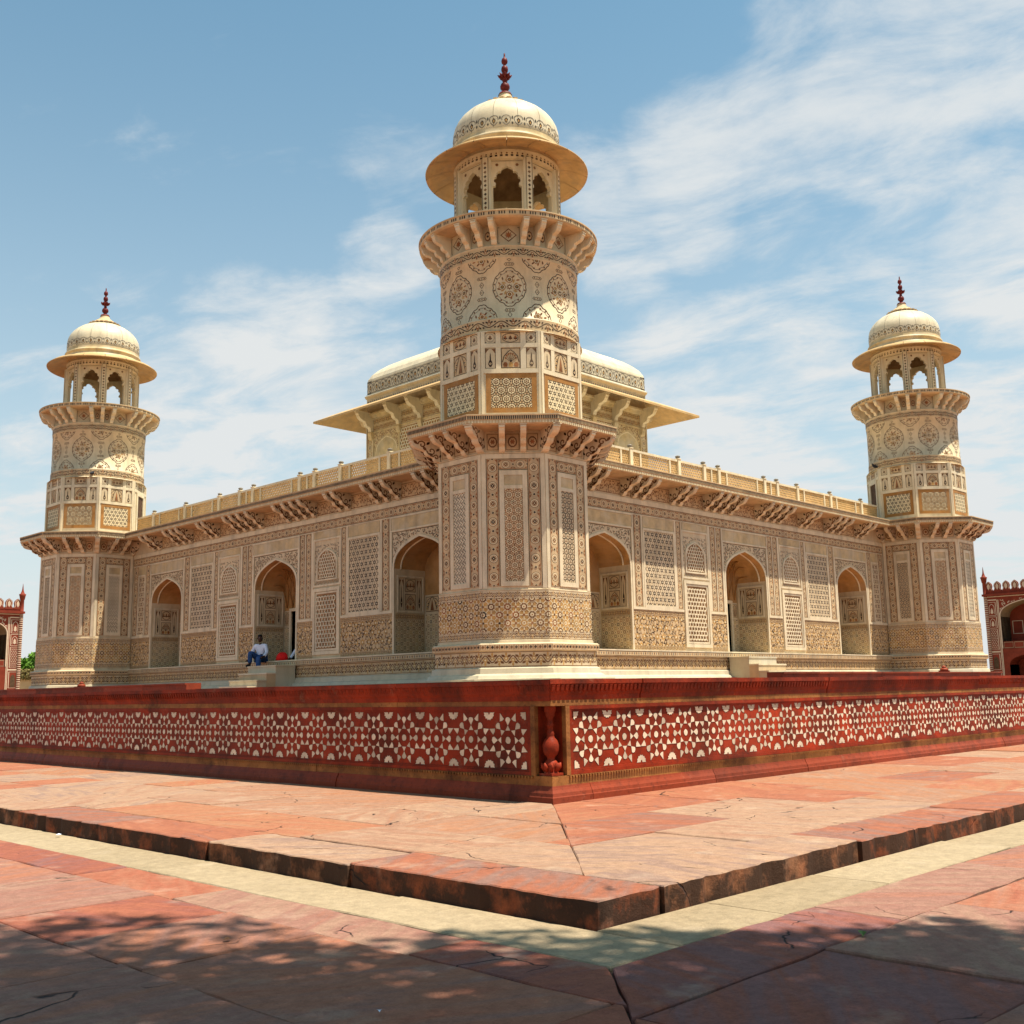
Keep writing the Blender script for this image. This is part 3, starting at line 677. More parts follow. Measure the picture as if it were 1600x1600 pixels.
# --- lower court paving
court = ring_sheet('court_paving', -A0-14, FAR+14, -A0-2.83, FAR+2.83, ZL-.022, 'mortar')
rows(court, [-3.14, -2.836], -3.6, 9, ZL, 'flag_lower', R1, 1.0, 2.0, False, preset={0: [-3.6, -2.2, -.62, .35, 1.9, 3.4, 5, 7, 9]}, amp=.008, gap=.013)
rows(court, [-3.83, -3.14], -4, 9, ZL, 'flag_lower', R1, .8, 1.5, False, preset={0: [-4, -3.1, -1.72, -1.12, -.5, .3, 1.4, 2.6, 4, 6, 9]}, amp=.008, gap=.012)
rows(court, [-7.2, -6.3, -5.4, -4.55, -3.83], -8, 9, ZL, 'flag_lower', R1, .8, 1.6, False, amp=.008, gap=.012)
rows(court, [-3.22, -2.836], -3.6, 9, ZL, 'flag_lower', R1, 1.0, 2.0, True, preset={0: [-3.6, -1.62, -.2, 1.5, 3, 5, 7, 9]}, amp=.008, gap=.016)
rows(court, [-3.92, -3.22], -4.2, 9, ZL, 'flag_lower', R1, .8, 1.5, True, preset={0: [-4.2, -3.2, -2.2, -1.2, -.1, 1.2, 2.8, 4.5, 6.5, 9]}, amp=.008, gap=.012)
rows(court, [-7.2, -6.3, -5.4, -4.6, -3.92], -8, 9, ZL, 'flag_lower', R1, .8, 1.6, True, amp=.008, gap=.012)

# ================================================================== RED SANDSTONE PLINTH
plinth = thing('sandstone_plinth', 'long red sandstone plinth with white star inlay carrying the marble tomb', 'plinth', (-A0, -A0, 0))
PLN = 25+2*A0
def plinth_side(parent, M, seed):
    """local: x along from the corner (0), outward -y, face of foot at y=0, z=0 top"""
    R = random.Random(seed); N0 = .205
    st = Set()
    nf = .05   # panel plane set back behind the foot
    # cornice, in stones
    x = 0; k = 0
    prof = [(-.30, 0), (-.30, -.004), (.012, 0), (.018, -.03), (.006, -.034), (.002, -.05), (-.03, -.10), (-.045, -.106), (-.055, -.143), (-.30, -.143)]
    prof = [(-.02, 0.0), (.0, 0.0), (.0, -.033), (-.008, -.037), (-.012, -.058), (-.022, -.098), (-.03, -.112), (-.034, -.146), (-.4, -.146), (-.4, 0.0)]
    while x < PLN/1.0-.01 and k < 40:
        l = R.uniform(.9, 1.7) if x < 26 else 3.5
        x1 = min(x+l, PLN)
        mb = MB(); g_ = .003
        dy = R.uniform(-.007, .004); dz = R.uniform(-.007, 0)
        def fn(a, b, t, x0=x, xx=x1): 
            xs = (x0 if t == 0 else xx)
            if x0 == 0 and t == 0: xs = -a           # mitre at the corner
            else: xs += g_ if t == 0 else -g_
            return (xs, -a+dy, b+dz)
        mb.prism(prof[::-1], fn, 0, 1, 'red_cornice')
        st.part('cornice_stone', mb); x = x1; k += 1
    # carved dentil leaf row under the cornice edge
    mb = MB(); n = int(24/.048)
    for i in range(n):
        u = .02+.048*i
        mb.add([(u, .016, -.04), (u+.034, .016, -.04), (u+.034, .024, -.085), (u+.017, .03, -.098), (u, .024, -.085), (u+.004, .000, -.045), (u+.030, .000, -.045), (u+.030, .009, -.082), (u+.017, .017, -.094), (u+.004, .009, -.082)],
               [(5, 9, 8, 7, 6), (0, 4, 9, 5), (1, 6, 7, 2), (4, 3, 8, 9), (3, 2, 7, 8), (0, 5, 6, 1)], 'red_cornice')
    st.part('leaf_dentils', mb, kind='stuff')
    # ochre fillet above the panels
    x = 0; k = 0
    while x < PLN-.01 and k < 40:
        l = R.uniform(1.1, 2.2) if x < 26 else 4; x1 = min(x+l, PLN); mb = MB()
        mb.box(x+.002 if x else .036, x1-.002, .033+R.uniform(0, .003), .3, -.188, -.146, 'ochre_stone'); st.part('fillet_stone', mb); x = x1; k += 1
    # panel body behind
    x = N0+.02; k = 0
    while x < PLN-.01 and k < 40:
        l = R.uniform(1.0, 2.1) if x < 26 else 5; x1 = min(x+l, PLN)
        st.part('panel_slab', MB().box(x+.0015, x1-.0015, nf+R.uniform(0, .0012), nf+.3, -.66, -.186, 'red_panel')); x = x1; k += 1
    # raised panel frame mouldings
    mb = MB()
    mb.box(N0+.02, PLN, nf-.018, nf+.002, -.214, -.189, 'red_stone'); mb.box(N0+.02, PLN, nf-.009, nf+.002, -.226, -.214, 'red_stone')
    mb.box(N0+.02, PLN, nf-.018, nf+.002, -.662, -.637, 'red_stone'); mb.box(N0+.02, PLN, nf-.009, nf+.002, -.637, -.627, 'red_stone')
    mb.box(N0+.02, N0+.045, nf-.017, nf+.002, -.64, -.21, 'red_stone')
    st.part('panel_frame', mb)
    mb = MB()
    for i in range(24): mb.box(N0+.047, N0+.056, nf-.008, nf+.001, -.625+.0165*i, -.616+.0165*i, 'red_cornice')
    st.part('bead_row', mb, kind='stuff')
    st.part('corner_post', MB().box(N0-.022, N0+.019, .028, .065, -.662, -.189, 'ochre_stone'))
    # ochre beaded band under the panels
    x = 0; k = 0
    while x < PLN-.01 and k < 40:
        l = R.uniform(.9, 2.0) if x < 26 else 4; x1 = min(x+l, PLN)
        mb = MB().box(x+.002 if x else .032, x1-.002, .03+R.uniform(0, .004), .3, -.728, -.663, 'ochre_stone')
        st.part('band_stone', mb); x = x1; k += 1
    mb = MB()
    for i in range(int(14/.03)):
        u = N0+.03*i; mb.box(u, u+.017, .019, .034, -.682, -.667, 'ochre_stone')
    st.part('beads', mb, kind='stuff')
    # base moulding in stones
    prof2 = [(-.3, -.728), (-.3, -.88), (0, -.88), (0, -.803), (-.004, -.797), (-.008, -.775), (-.02, -.755), (-.026, -.74), (-.029, -.728)]
    x = 0; k = 0
    while x < PLN-.01 and k < 40:
        l = R.uniform(.9, 2.3) if x < 26 else 4; x1 = min(x+l, PLN); mb = MB(); dy = R.uniform(-.004, .004)
        if k == 0: l = .42; x1 = .42
        def fn2(a, b, t, x0=x, xx=x1):
            xs = (x0 if t == 0 else xx)
            if x0 == 0 and t == 0: xs = -a
            else: xs += .002 if t == 0 else -.002
            return (xs, -a+(dy if x0 else 0), b)
        mb.prism(prof2, fn2, 0, 1, 'red_base')
        st.part('base_stone', mb); x = x1; k += 1
    st.put(parent, M)
    # white inlay stones, each cut piece standing a hair proud
    zc = -.427; Sx = .385; R0 = .207
    far = MB(); grout = MB()
    def grow(p, f):
        cx_ = sum(q[0] for q in p)/len(p); cz_ = sum(q[1] for q in p)/len(p); o = []
        for a, b in p:
            d = math.hypot(a-cx_, b-cz_) or 1; o.append((a+(a-cx_)/d*f, b+(b-cz_)/d*f))
        return o
    for i in range(75):
        cx = N0+.262+Sx*i
        def pp(r, a): return (cx+r*R0*math.sin(a), zc+r*R0*math.cos(a))
        pcs = [[pp(.12, 2*PI*k/10) for k in range(10)]]
        for k in range(8):
            a = 2*PI*k/8; b = a+PI/8
            pcs.append([pp(.355, a-.33), pp(.50, a), pp(.355, a+.33)])
            pcs.append([pp(.51, a), pp(.70, a+.175), pp(.765, a+.115), pp(.79, a), pp(.765, a-.115), pp(.70, a-.175)])
            pcs.append([pp(.715, b), pp(.75, b-.15), pp(.995, b), pp(.75, b+.15)])
        for sgn in (1, -1):       # half daisies between the stars, on the panel edges
            sides = ((Sx/2, 0, PI),) + (((-Sx/2, 0, PI/2),) if i == 0 else ())
            for off, t0, t1 in sides:
                dx = cx+off+(.012 if off < 0 else 0); zz = zc+sgn*.196; rr = .056; m_ = 14 if off > 0 else 7; pts = []
                for k in range(m_+1):
                    t = t0+(t1-t0)*k/m_; q = rr*(1 if k % 2 == 0 else .86); pts.append((dx+q*math.cos(t), zz-sgn*q*math.sin(t)))
                if off < 0: pts.append((dx, zz))
                else: pts += [(dx-.010, zz), (dx-.006, zz-sgn*.014), (dx+.006, zz-sgn*.014), (dx+.010, zz)]
                pcs.append(pts)
        for p in pcs:
            if area(p) < 0: p = p[::-1]
            p = [(a+R.uniform(-.0016, .0016), b+R.uniform(-.0016, .0016)) for a, b in p]
            mm = MB() if i < 5 else far; y = nf-.0016; n = len(p)
            if i < 40: grout.quad([(a, nf-.0008, b) for a, b in grow(p, .0028)], 'ink')
            mm.add([(a, y, b) for a, b in p]+[(a, nf+.001, b) for a, b in p], [tuple(range(n))]+[(n+j, n+(j+1) % n, (j+1) % n, j) for j in range(n)], 'plinth_inlay' if i < 5 else 'plinth_inlay_far')
            if i < 5: obj('inlay_stone', mm, parent, M)
    obj('inlay_stones', far, parent, M, 'stuff'); obj('inlay_joints', grout, parent, M, 'stuff')
plinth_side(plinth, Matrix(), 21)
ML = Matrix(((0, 1, 0, 0), (1, 0, 0, 0), (0, 0, 1, 0), (0, 0, 0, 1)))   # mirror in the diagonal
def fix_flip(o_before):
    for o in o_before: o.data.flip_normals()
seen = set(plinth.children)
plinth_side(plinth, ML, 22)
for o in list(plinth.children):
    if o not in seen: o.data.flip_normals()
# corner recess with engaged baluster
mb = MB()
mb.box(.17, .60, .17, .60, -.70, -.15, 'red_stone'); mb.box(.186, .2235, .066, .3, -.70, -.15, 'red_stone'); mb.box(.066, .1695, .186, .2235, -.70, -.15, 'red_stone')
obj('corner_recess', mb, plinth)
bal = [(.0, -.665), (.075, -.665), (.078, -.64), (.066, -.632), (.07, -.61), (.078, -.585), (.06, -.565), (.04, -.552), (.046, -.535), (.07, -.52), (.086, -.49), (.088, -.455), (.072, -.425), (.045, -.405), (.036, -.39), (.042, -.38), (.036, -.368), (.03, -.35), (.033, -.33), (.04, -.325), (.033, -.31), (.028, -.29), (.034, -.27), (.05, -.255), (.05, -.235), (.062, -.225), (.062, -.189)]
mb = MB().lathe([(r*.66, z) for r, z in bal], 24, 'red_stone'); mb.xform(T((.11, .11, 0))); bo = obj('baluster', mb, plinth)
mb = MB()
for k in range(8):
    a = 2*PI*k/8; c, s_ = math.cos(a), math.sin(a)
    mb.tube([(.11+.042*c, .11+.042*s_, -.63), (.11+.058*c, .11+.058*s_, -.60), (.11+.066*c, .11+.066*s_, -.575)], [.014, .017, .006], 'red_stone', 6)
obj('leaf_collar', mb, bo)
mb = MB().box(.05, .168, .05, .168, -.664, -.645, 'red_stone'); obj('baluster_foot', mb, plinth)
# top of the platform
top = obj('platform_top', MB().quad([(-A0+.1, -A0+.1, -.003), (FAR-.1, -A0+.1, -.003), (FAR-.1, FAR-.1, -.003), (-A0+.1, FAR-.1, -.003)], 'flag_upper')); top['kind'] = 'structure'
obj('core', MB().box(.5, PLN-.2, .5, PLN-.2, -.9, -.01, 'red_stone'), plinth)

# ================================================================== CORNER TOWERS
A = 1.917; A2 = 1.835; RC = 1.87
TF = math.tan(PI/8)
def face_M(k, a): th = k*PI/4; return RZ(th+PI/2) @ T((0, -a, 0))
tset = Set()
mb = MB(); mb.octo([(A+.75, -.02), (A+.75, .10), (A+.55, .10), (A+.55, .215), (A+.34, .225), (A+.30, .30), (A+.22, .34), (A+.20, .47), (A+.12, .50)], 'marble_base'); tset.part('base_step', mb)
mb = MB(); mb.octo([(A+.12, .495), (A+.12, .875), (A+.15, .885), (A+.19, .90), (A+.19, 1.05), (A+.15, 1.075), (A+.06, 1.085), (A+.05, 1.15), (A+.022, 1.16), (A+.022, 2.36), (A+.03, 2.365), (A+.03, 2.385), (A, 2.40), (A, 5.79), (A+.02, 5.80), (A+.02, 5.83), (A, 5.85), (A, 6.45)], 'marble'); tset.part('shaft', mb)
hw = A*TF
# lower faces
sset = Set()
def face_inlay(z0, z1, P, n): return P
for k in range(8):
    f = Set(); w = 2*hw
    ww = 2*(A+.12)*TF
    f.panel(-ww/2+.004, .515, ww/2-.004, .865, p_scroll(ww-.008, .35, 'brown', 'ochre', 'marble', .36), n=.128, name='scroll_band')
    ww = 2*(A+.19)*TF
    P = Pat(); n_ = 15
    for i in range(n_): P.ngon((ww-.01)*(i+.5)/n_, .072, .04, 4, 'ink' if i % 3 else 'brown', 1); P.rect((ww-.01)*i/n_-.008, .02, (ww-.01)*i/n_+.008, .125, 'russet', 1)
    f.panel(-ww/2+.005, .905, ww/2-.005, 1.045, P.clip(0, 0, ww-.01, .14), n=.195, name='diamond_band')
    ww = 2*(A+.022)*TF
    f.panel(-ww/2+.003, 1.175, ww/2-.003, 1.355, p_scroll(ww-.006, .18, 'brown', 'ochre', 'marble', .22), n=.028, name='scroll_band')
    f.panel(-ww/2+.003, 1.358, ww/2-.003, 2.165, p_dado(ww-.006, .807, .40, 40+k % 3, off=(ww/2) % .2), n=.028, name='dado_panel')
    f.panel(-ww/2+.003, 2.168, ww/2-.003, 2.35, p_scroll(ww-.006, .18, 'brown', 'ochre', 'marble', .22), n=.028, name='scroll_band')
    # three tall strips
    f.panel(-.675, 2.47, -.36, 5.66, p_strip(.315, 3.19), name='inlay_strip'); f.panel(.36, 2.47, .675, 5.66, p_strip(.315, 3.19), name='inlay_strip')
    f.panel(-.358, 5.375, .358, 5.66, rot_pat(p_strip(.285, .716)), name='inlay_strip')
    f.part('panel_frame', frame_mb(-.345, .345, 2.47, 5.362, .115, -.005, .028))
    mbx = MB().box(-.228, .228, -.028, .005, 4.895, 4.985, 'marble_frame'); f.part('frame_rail', mbx)
    f.part('plain_panel', MB().box(-.228, .228, -.012, .005, 4.987, 5.246, 'marble_cream'))
    pat = p_girih(.452, 2.305, .226) if k % 2 else p_hex(.452, 2.305, .15) if k % 4 else p_weave(.452, 2.305, .105)
    f.panel(-.226, 2.588, .226, 4.893, pat, name='inlay_panel', mat='marble_frame')
    for s_ in (-1, 1): f.part('corner_pilaster', MB().box(s_*(hw-.057)-.053, s_*(hw-.057)+.053, -.016, .003, 2.41, 5.785, 'marble_frame'))
    f.part('frame_line', MB().box(-.69, .69, -.018, .003, 5.67, 5.785, 'marble_frame'))
    for a in f.L: sset.L.append((a[0], a[1], a[2], face_M(k, A) @ a[3], a[4]))
bm1 = bracket_mesh(.74, .56, .145)
for k in range(8):
    for u, mult in ((-hw/3, 1), (hw/3, 1)):
        sset.L.append(('bracket', bm1, [], face_M(k, A) @ T((u, 0, 5.82)), None))
    th = (k+.5)*PI/4; sset.L.append(('bracket', bm1, [], RZ(th+PI/2) @ T((0, -A/math.cos(PI/8)+.01, 5.82)) @ Matrix.Diagonal((1.25, 1.08, 1, 1)), None))
    # inlaid panels between the brackets
    f = Set()
    for u0, u1 in ((-hw/3+.08, hw/3-.08), (-hw+.14, -hw/3-.08), (hw/3+.08, hw-.14)):
        w_ = u1-u0; P = Pat(); P.stroke([(.02, .02), (w_-.02, .02), (w_-.02, .42), (.02, .42)], .018, 'brown', 0, True)
        P.ngon(w_/2, .22, .12, 10, 'brown', 0, sy=1.2); P.ngon(w_/2, .22, .09, 10, 'marble_tan', 1, sy=1.2); P.star(w_/2, .22, .075, .04, 6, 'russet', 2)
        f.panel(u0, 5.87, u1, 6.31, P, name='bracket_panel', mat='marble_tan')
    for a in f.L: sset.L.append((a[0], a[1], a[2], face_M(k, A) @ a[3], a[4]))
# balcony slab
AB = 2.718
mb = MB(); mb.octo([(A-.1, 6.37), (AB-.06, 6.37), (AB-.05, 6.385), (AB-.03, 6.39), (AB-.03, 6.47), (AB-.012, 6.48), (AB-.012, 6.575), (AB, 6.585), (AB, 6.615), (A2, 6.64)], 'marble_tan'); tset.part('balcony_slab', mb)
dl = MB(); L_ = 2*AB*TF
dentils(L_-.06, .075, .07, 6.395, AB-.03, 'cream', .5, dl, .012); dentils(L_-.03, .052, .085, 6.485, AB-.012, 'ink', .55, dl, .006)
dme = dl.mesh('dentils')
for k in range(8): sset.L.append(('dentils', dme, [], RZ(k*PI/4+PI/2), 'stuff'))
# upper octagon
mb = MB(); mb.octo([(A2, 6.6), (A2, 9.02), (1.6, 9.03)], 'marble_frame'); tset.part('upper_shaft', mb)
hw2 = A2*TF
for k in range(8):
    f = Set(); door = (k == 1)
    if not door:
        f.part('ochre_frame', frame_mb(-.645, .645, 6.875, 7.895, .125, -.01, .012, 'marble_ochre'))
        P = (p_girih(1.04, .766, .26, ('ink', 'brown', 'cream')) if k % 2 else p_star6(1.04, .766, .17, ('ink', 'brown', 'cream')))
        f.panel(-.52, 7.002, .52, 7.768, P, n=.006, mat='cream', name='star_panel')
    rows_ = [(8.69, 8.985, ('round', 'cart', 'round')), (8.03, 8.575, ('jar', 'vase' if k % 2 else 'cypress', 'jar'))]
    if door: rows_ = rows_[:1]
    for z0, z1, kinds in rows_:
        for (u0, u1), kd in zip(((-.66, -.385), (-.255, .25), (.39, .66)), kinds):
            f.panel(u0, z0, u1, z1, p_flower_panel(u1-u0, z1-z0, kd), n=.004, mat='marble_tan' if kd in ('vase', 'cypress', 'cart') else 'marble', name='picture_panel')
    grid = MB()
    for a, b in ((-.70, -.66), (-.385, -.255), (.25, .39), (.66, .70)):
        if not door: grid.box(a, b, -.023, .003, 8.012, 8.983, 'marble_frame')
    for z0, z1 in ((7.90, 8.01), (8.575, 8.69), (8.985, 9.015)):
        if not door or z0 > 8.5: grid.box(-.70, .70, -.026, .003, z0+.001, z1-.001, 'marble_frame')
    f.part('panel_grid', grid)
    if door:
        f.part('painted_doorway', MB().box(-.34, .34, -.012, .01, 6.65, 8.45, 'opening_shade')); f.part('door_frame', frame_mb(-.46, .46, 6.55, 8.57, .12, -.01, .05))  # open doorway as a flat box, its inner shade painted as dark colour
    for s_ in (-1, 1): f.part('corner_pilaster', MB().box(s_*(hw2-.03)-.03, s_*(hw2-.03)+.03, -.03, .003, 6.65, 9.0, 'marble_frame'))
    for a in f.L: sset.L.append((a[0], a[1], a[2], face_M(k, A2) @ a[3], a[4]))
# cylinder with medallions
mb = MB(); mb.lathe([(RC+.012, 9.0), (RC+.012, 9.04)], 64, 'marble'); mb.lathe([(RC, 9.02), (RC+.02, 9.03), (RC+.02, 9.37), (RC, 9.38), (RC, 10.97), (RC+.018, 10.98), (RC+.018, 11.29), (RC+.035, 11.30), (RC+.035, 11.33), (RC, 11.34), (RC, 11.9)], 64, 'marble'); tset.part('cylinder', mb)
mb = MB(); mb.lathe([(A2/math.cos(PI/8)-.02, 9.0), (RC+.012, 9.045), (RC+.012, 9.0)], 64, 'marble_frame'); tset.part('cylinder_foot', mb)
def cyl_fn(R): return lambda u, v, n: ((R+n)*math.sin(u/R), -(R+n)*math.cos(u/R), v)
def band_cyl(name, R, z0, z1, P, m='marble_tan'):
    b = MB(); b.lathe([(R+.002, z0), (R+.002, z1)], 64, m)
    im = MB(); P.move(0, z0).to(im, .0045, cyl_fn(R)); tset.part(name, b, [('inlay', im, 'stuff')])
band_cyl('scroll_band', RC+.02, 9.05, 9.35, p_scroll(2*PI*(RC+.02), .30, 'ink', 'russet', None, .62))
band_cyl('scroll_band', RC+.018, 11.0, 11.27, p_scroll(2*PI*(RC+.018), .27, 'ink', 'russet', None, .5))
im = MB(); C8 = 2*PI*RC/8
for k in range(8):
    # frame: u measured from -y direction; faces at k*45 deg
    u = C8*k
    full = Pat()
    full.join(p_medallion(.43).move(u, 10.19))
    for dz in (-.62, .62): full.join(p_cartouche(.26).move(u, 10.19+dz*1.0))
    for dz in (-.745,): full.stroke([(u-.05, 10.19+dz), (u, 10.19+dz+.07), (u+.05, 10.19+dz), (u, 10.19+dz-.07)], .016, 'ink', 0, True)
    full.stroke([(u-.05, 10.94), (u, 10.965), (u+.05, 10.94), (u, 10.89)], .016, 'ink', 0, True)
    v = u+C8/2
    half = p_medallion(.43).move(v, 11.14).join(p_medallion(.43).move(v, 9.24))
    for dz in (-.10, .10): half.stroke([(v-.055, 10.19+dz), (v, 10.19+dz+.08), (v+.055, 10.19+dz), (v, 10.19+dz-.08)], .018, 'ink', 0, True); half.ngon(v, 10.19+dz, .02, 4, 'brown', 0)
    for dz in (-.28, .28): half.join(p_cartouche(.26).move(v, 10.19+dz))
    full.join(half.clip(v-.6, 9.385, v+.6, 10.965)); full.to(im, .002, cyl_fn(RC))
tset.part('medallion_inlay', im, kind='stuff')
bm2 = bracket_mesh(.54, .54, .14, False)
for k in range(8):
    for da in (-.25, .25, .5):
        th = (k+da)*PI/4; sset.L.append(('bracket', bm2, [], RZ(th+PI/2) @ T((0, -RC, 11.335)), None))
    f = Set(); th = k*PI/4
    P = Pat(); P.stroke([(.0, .0), (.56, .0), (.56, .42), (.0, .42)], .016, 'ink', 0, True); P.stroke([(.08, .21), (.28, .38), (.48, .21), (.28, .04)], .03, 'brown', 0, True); P.star(.28, .21, .11, .05, 8, 'russet', 1)
    f.part('bracket_inlay', P.move(-.28, 11.39).to(MB(), .0, cyl_fn(RC+.004)), kind='stuff')
    for s_ in (-1, 1):
        P = Pat(); P.ngon(0, 0, .085, 8, 'brown', 0, sy=1.6); P.ngon(0, 0, .06, 8, 'marble_tan', 1, sy=1.6); P.ngon(0, 0, .035, 6, 'ink', 2)
        f.part('bracket_inlay', P.move(s_*RC*.375*PI/4, 11.6).to(MB(), .0, cyl_fn(RC+.004)), kind='stuff')
    for a in f.L: sset.L.append((a[0], a[1], a[2], RZ(th+PI/2) @ a[3], a[4]))
RB = 2.468
mb = MB(); mb.lathe([(RC-.1, 11.865), (RB-.10, 11.865), (RB-.075, 11.875), (RB-.03, 11.90), (RB-.02, 11.925), (RB-.02, 12.02), (RB, 12.03), (RB, 12.06), (.2, 12.07)], 96, 'marble_tan', smooth=False); tset.part('gallery_slab', mb)
mb = MB(); n_ = 230
for i in range(n_):
    if i % 4 == 3: continue
    a0, a1 = 2*PI*i/n_, 2*PI*(i+.5)/n_
    mb.add([((RB-.017)*math.cos(a), (RB-.017)*math.sin(a), z) for z in (11.935, 12.012) for a in (a0, a1)], [(0, 1, 3, 2)], 'ink')
tset.part('dentils', mb, kind='stuff')
# kiosk: eight pillars, lobed arches
RK = 1.41; ak = RK*math.cos(PI/8)
for k in range(8):
    f = Set()
    f.part('pillar', MB().prism([(-.115, -.10), (.115, -.10), (.115, .06), (.05, .12), (-.05, .12), (-.115, .06)], lambda a, b, t: (a, -b, t), 12.06, 14.0, 'marble_frame'))
    P = Pat()
    for i in range(14): P.ngon(0, 12.2+.125*i, .045, 4, 'brown' if i % 2 else 'ink', 0)
    for s_ in (-1, 1): P.rect(s_*.085-.008, 12.08, s_*.085+.008, 13.98, 'ink', 0)
    pl = MB().box(-.10, .10, -.128, -.10, 12.08, 13.98, 'marble')
    f.part('pillar_strip', pl, [('inlay', P.to(MB(), .130), 'stuff')])
    for a in f.L: sset.L.append((a[0], a[1], a[2], RZ((k+.5)*PI/4+PI/2) @ T((0, -RK, 0)) @ a[3], a[4]))
    # lobed arch plate between pillars
    hwk = ak*TF-.05; ow = .36; zs = 13.33; zt = 13.80
    pts = [(-hwk, 13.98), (-hwk, 12.07), (-ow-.02, 12.07), (-ow-.02, 13.22), (-ow+.05, 13.25), (-ow+.05, 13.31)]
    cusp = [(-.36, 13.36), (-.345, 13.47), (-.285, 13.50), (-.29, 13.58), (-.235, 13.645), (-.165, 13.65), (-.15, 13.72), (-.09, 13.76), (0, 13.80)]
    pts += cusp; pts += [(-x, z) for x, z in reversed(pts[:-1])]
    f = Set(); plate = MB().prism(pts[::-1], lambda a, b, t: (a, -t, b), -.10, .02, 'marble'); f.part('lobed_arch', plate)
    P = Pat(); 
    for s_ in (-1, 1):
        P.ngon(s_*.27, 13.83, .045, 6, 'brown', 0); P.stroke([(s_*hwk*.92, 13.3), (s_*hwk*.92, 13.94), (0, 13.94)], .014, 'ink', 0)
    f.part('arch_inlay', P.to(MB(), .0225), kind='stuff')
    for a in f.L: sset.L.append((a[0], a[1], a[2], RZ(k*PI/4+PI/2) @ T((0, -ak, 0)) @ a[3], a[4]))
mb = MB(); mb.lathe([(RK-.16, 13.97), (RK+.03, 13.97), (RK+.04, 13.985), (RK+.04, 14.16), (RK+.075, 14.18), (RK+.075, 14.215), (RK+.03, 14.23), (RK+.04, 14.40)], 64, 'marble'); mb.lathe([(RK-.16, 13.97), (RK-.16, 14.2), (1.0, 14.55), (.5, 14.8), (.02, 14.9)], 48, 'jali_back'); tset.part('ring_beam', mb)
im = MB(); P = Pat(); n_ = 64
for i in range(n_):
    u = 2*PI*(RK+.04)*i/n_; P.rect(u-.04, .03, u+.03, .08, 'ink', 0); P.ngon(u, .12, .028, 4, 'brown', 0)
P.move(0, 13.99).to(im, .002, cyl_fn(RK+.04)); tset.part('beam_inlay', im, kind='stuff')
# sloping eave in stones
ev = Set(); ns = 16
for i in range(ns):
    m_ = MB(); g_ = .004
    m_.lathe([(RK+.02, 14.30), (RK+.10, 14.335), (1.80, 14.28), (2.10, 14.18), (2.262, 14.085), (2.272, 14.125), (2.11, 14.24), (1.80, 14.35), (RK+.06, 14.45)], 6, 'marble_eave', 2*PI*i/ns, True, g_, 2*PI/ns-g_)
    tset.part('eave_stone', m_)
mb = MB(); mb.lathe([(1.60, 14.40), (1.57, 14.47), (1.535, 14.50), (1.535, 14.60), (1.57, 14.62), (1.57, 14.68), (1.52, 14.70), (1.50, 14.74), (1.50, 14.84)], 64, 'marble_cream'); tset.part('dome_drum', mb)
DPR = [(1.485, 14.82), (1.50, 15.0), (1.492, 15.17), (1.485, 15.28), (1.45, 15.43), (1.39, 15.56), (1.29, 15.70), (1.15, 15.84), (.97, 15.97), (.75, 16.08), (.5, 16.15), (.2, 16.19), (.02, 16.2)]
for i in range(14):
    m_ = MB(); m_.lathe([(1.47*r/1.5, z-.03) for r, z in DPR[::-1]][-1:]+DPR, 5, 'marble_dome', 2*PI*i/14+.1, True, .0035, 2*PI/14-.0035); tset.part('dome_stone', m_)
dm = MB(); dm.lathe([(r-.02, z-.015) for r, z in DPR[:-1]], 40, 'grey_inlay')
im = MB(); P = p_palmette(2*PI*1.49, .33, .33)
P.move(0, 14.87).to(im, .006, cyl_fn(1.49)); tset.part('dome_core', dm, [('inlay', im, 'stuff')])
pt = MB()
for i in range(20):
    a = 2*PI*i/20
    vs = []; 
    for (r, z, w) in ((.22, 16.44, .06), (.40, 16.32, .085), (.57, 16.19, .088), (.67, 16.18, .045)):
        for s_ in (-1, 1):
            b = a+s_*w/r; vs.append((r*math.cos(b), r*math.sin(b), z+.03)); 
    fs = [(2*j, 2*j+1, 2*j+3, 2*j+2) for j in range(3)]
    o_ = len(vs); vs2 = vs+[(x*.97, y*.97, z-.05) for x, y, z in vs]
    fs += [(8+6, 8+7, 7, 6)[::-1]]+[(2*j, 2*j+2, 8+2*j+2, 8+2*j) for j in range(3)]+[(2*j+1, 8+2*j+1, 8+2*j+3, 2*j+3) for j in range(3)]
    pt.add(vs2, fs, 'marble_tan')
pt.lathe([(.60, 16.14), (.42, 16.28), (.26, 16.44), (.20, 16.52), (.18, 16.62)], 20, 'marble_tan')
tset.part('lotus_crown', pt)
fin = MB(); fin.lathe([(.20, 16.60), (.17, 16.66), (.08, 16.70), (.065, 16.735), (.09, 16.76), (.135, 16.82), (.138, 16.88), (.11, 16.95), (.06, 16.99), (.05, 17.02), (.075, 17.035), (.05, 17.05), (.06, 17.09), (.10, 17.16), (.15, 17.215), (.13, 17.225), (.06, 17.25), (.05, 17.30), (.085, 17.33), (.10, 17.40), (.085, 17.48), (.04, 17.52), (.04, 17.57), (.08, 17.60), (.092, 17.66), (.075, 17.73), (.03, 17.77), (.025, 17.82), (.022, 17.90), (.004, 17.92)], 20, 'finial_red')
lp = MB()
for i in range(8):
    a = 2*PI*i/8; c, s_ = math.cos(a), math.sin(a); lp.tube([(.09*c, .09*s_, 17.13), (.15*c, .15*s_, 17.19), (.205*c, .205*s_, 17.235)], [.035, .04, .008], 'finial_red', 6)
tset.part('finial', fin, [('finial_petals', lp, None)])
tower = thing('corner_tower', 'tall domed marble tower at the nearest corner, in the middle of the view', 'tower', (0, 0, 0), 0, 'corner towers of the marble tomb')
for st in (tset, sset): st.put(tower, Matrix())
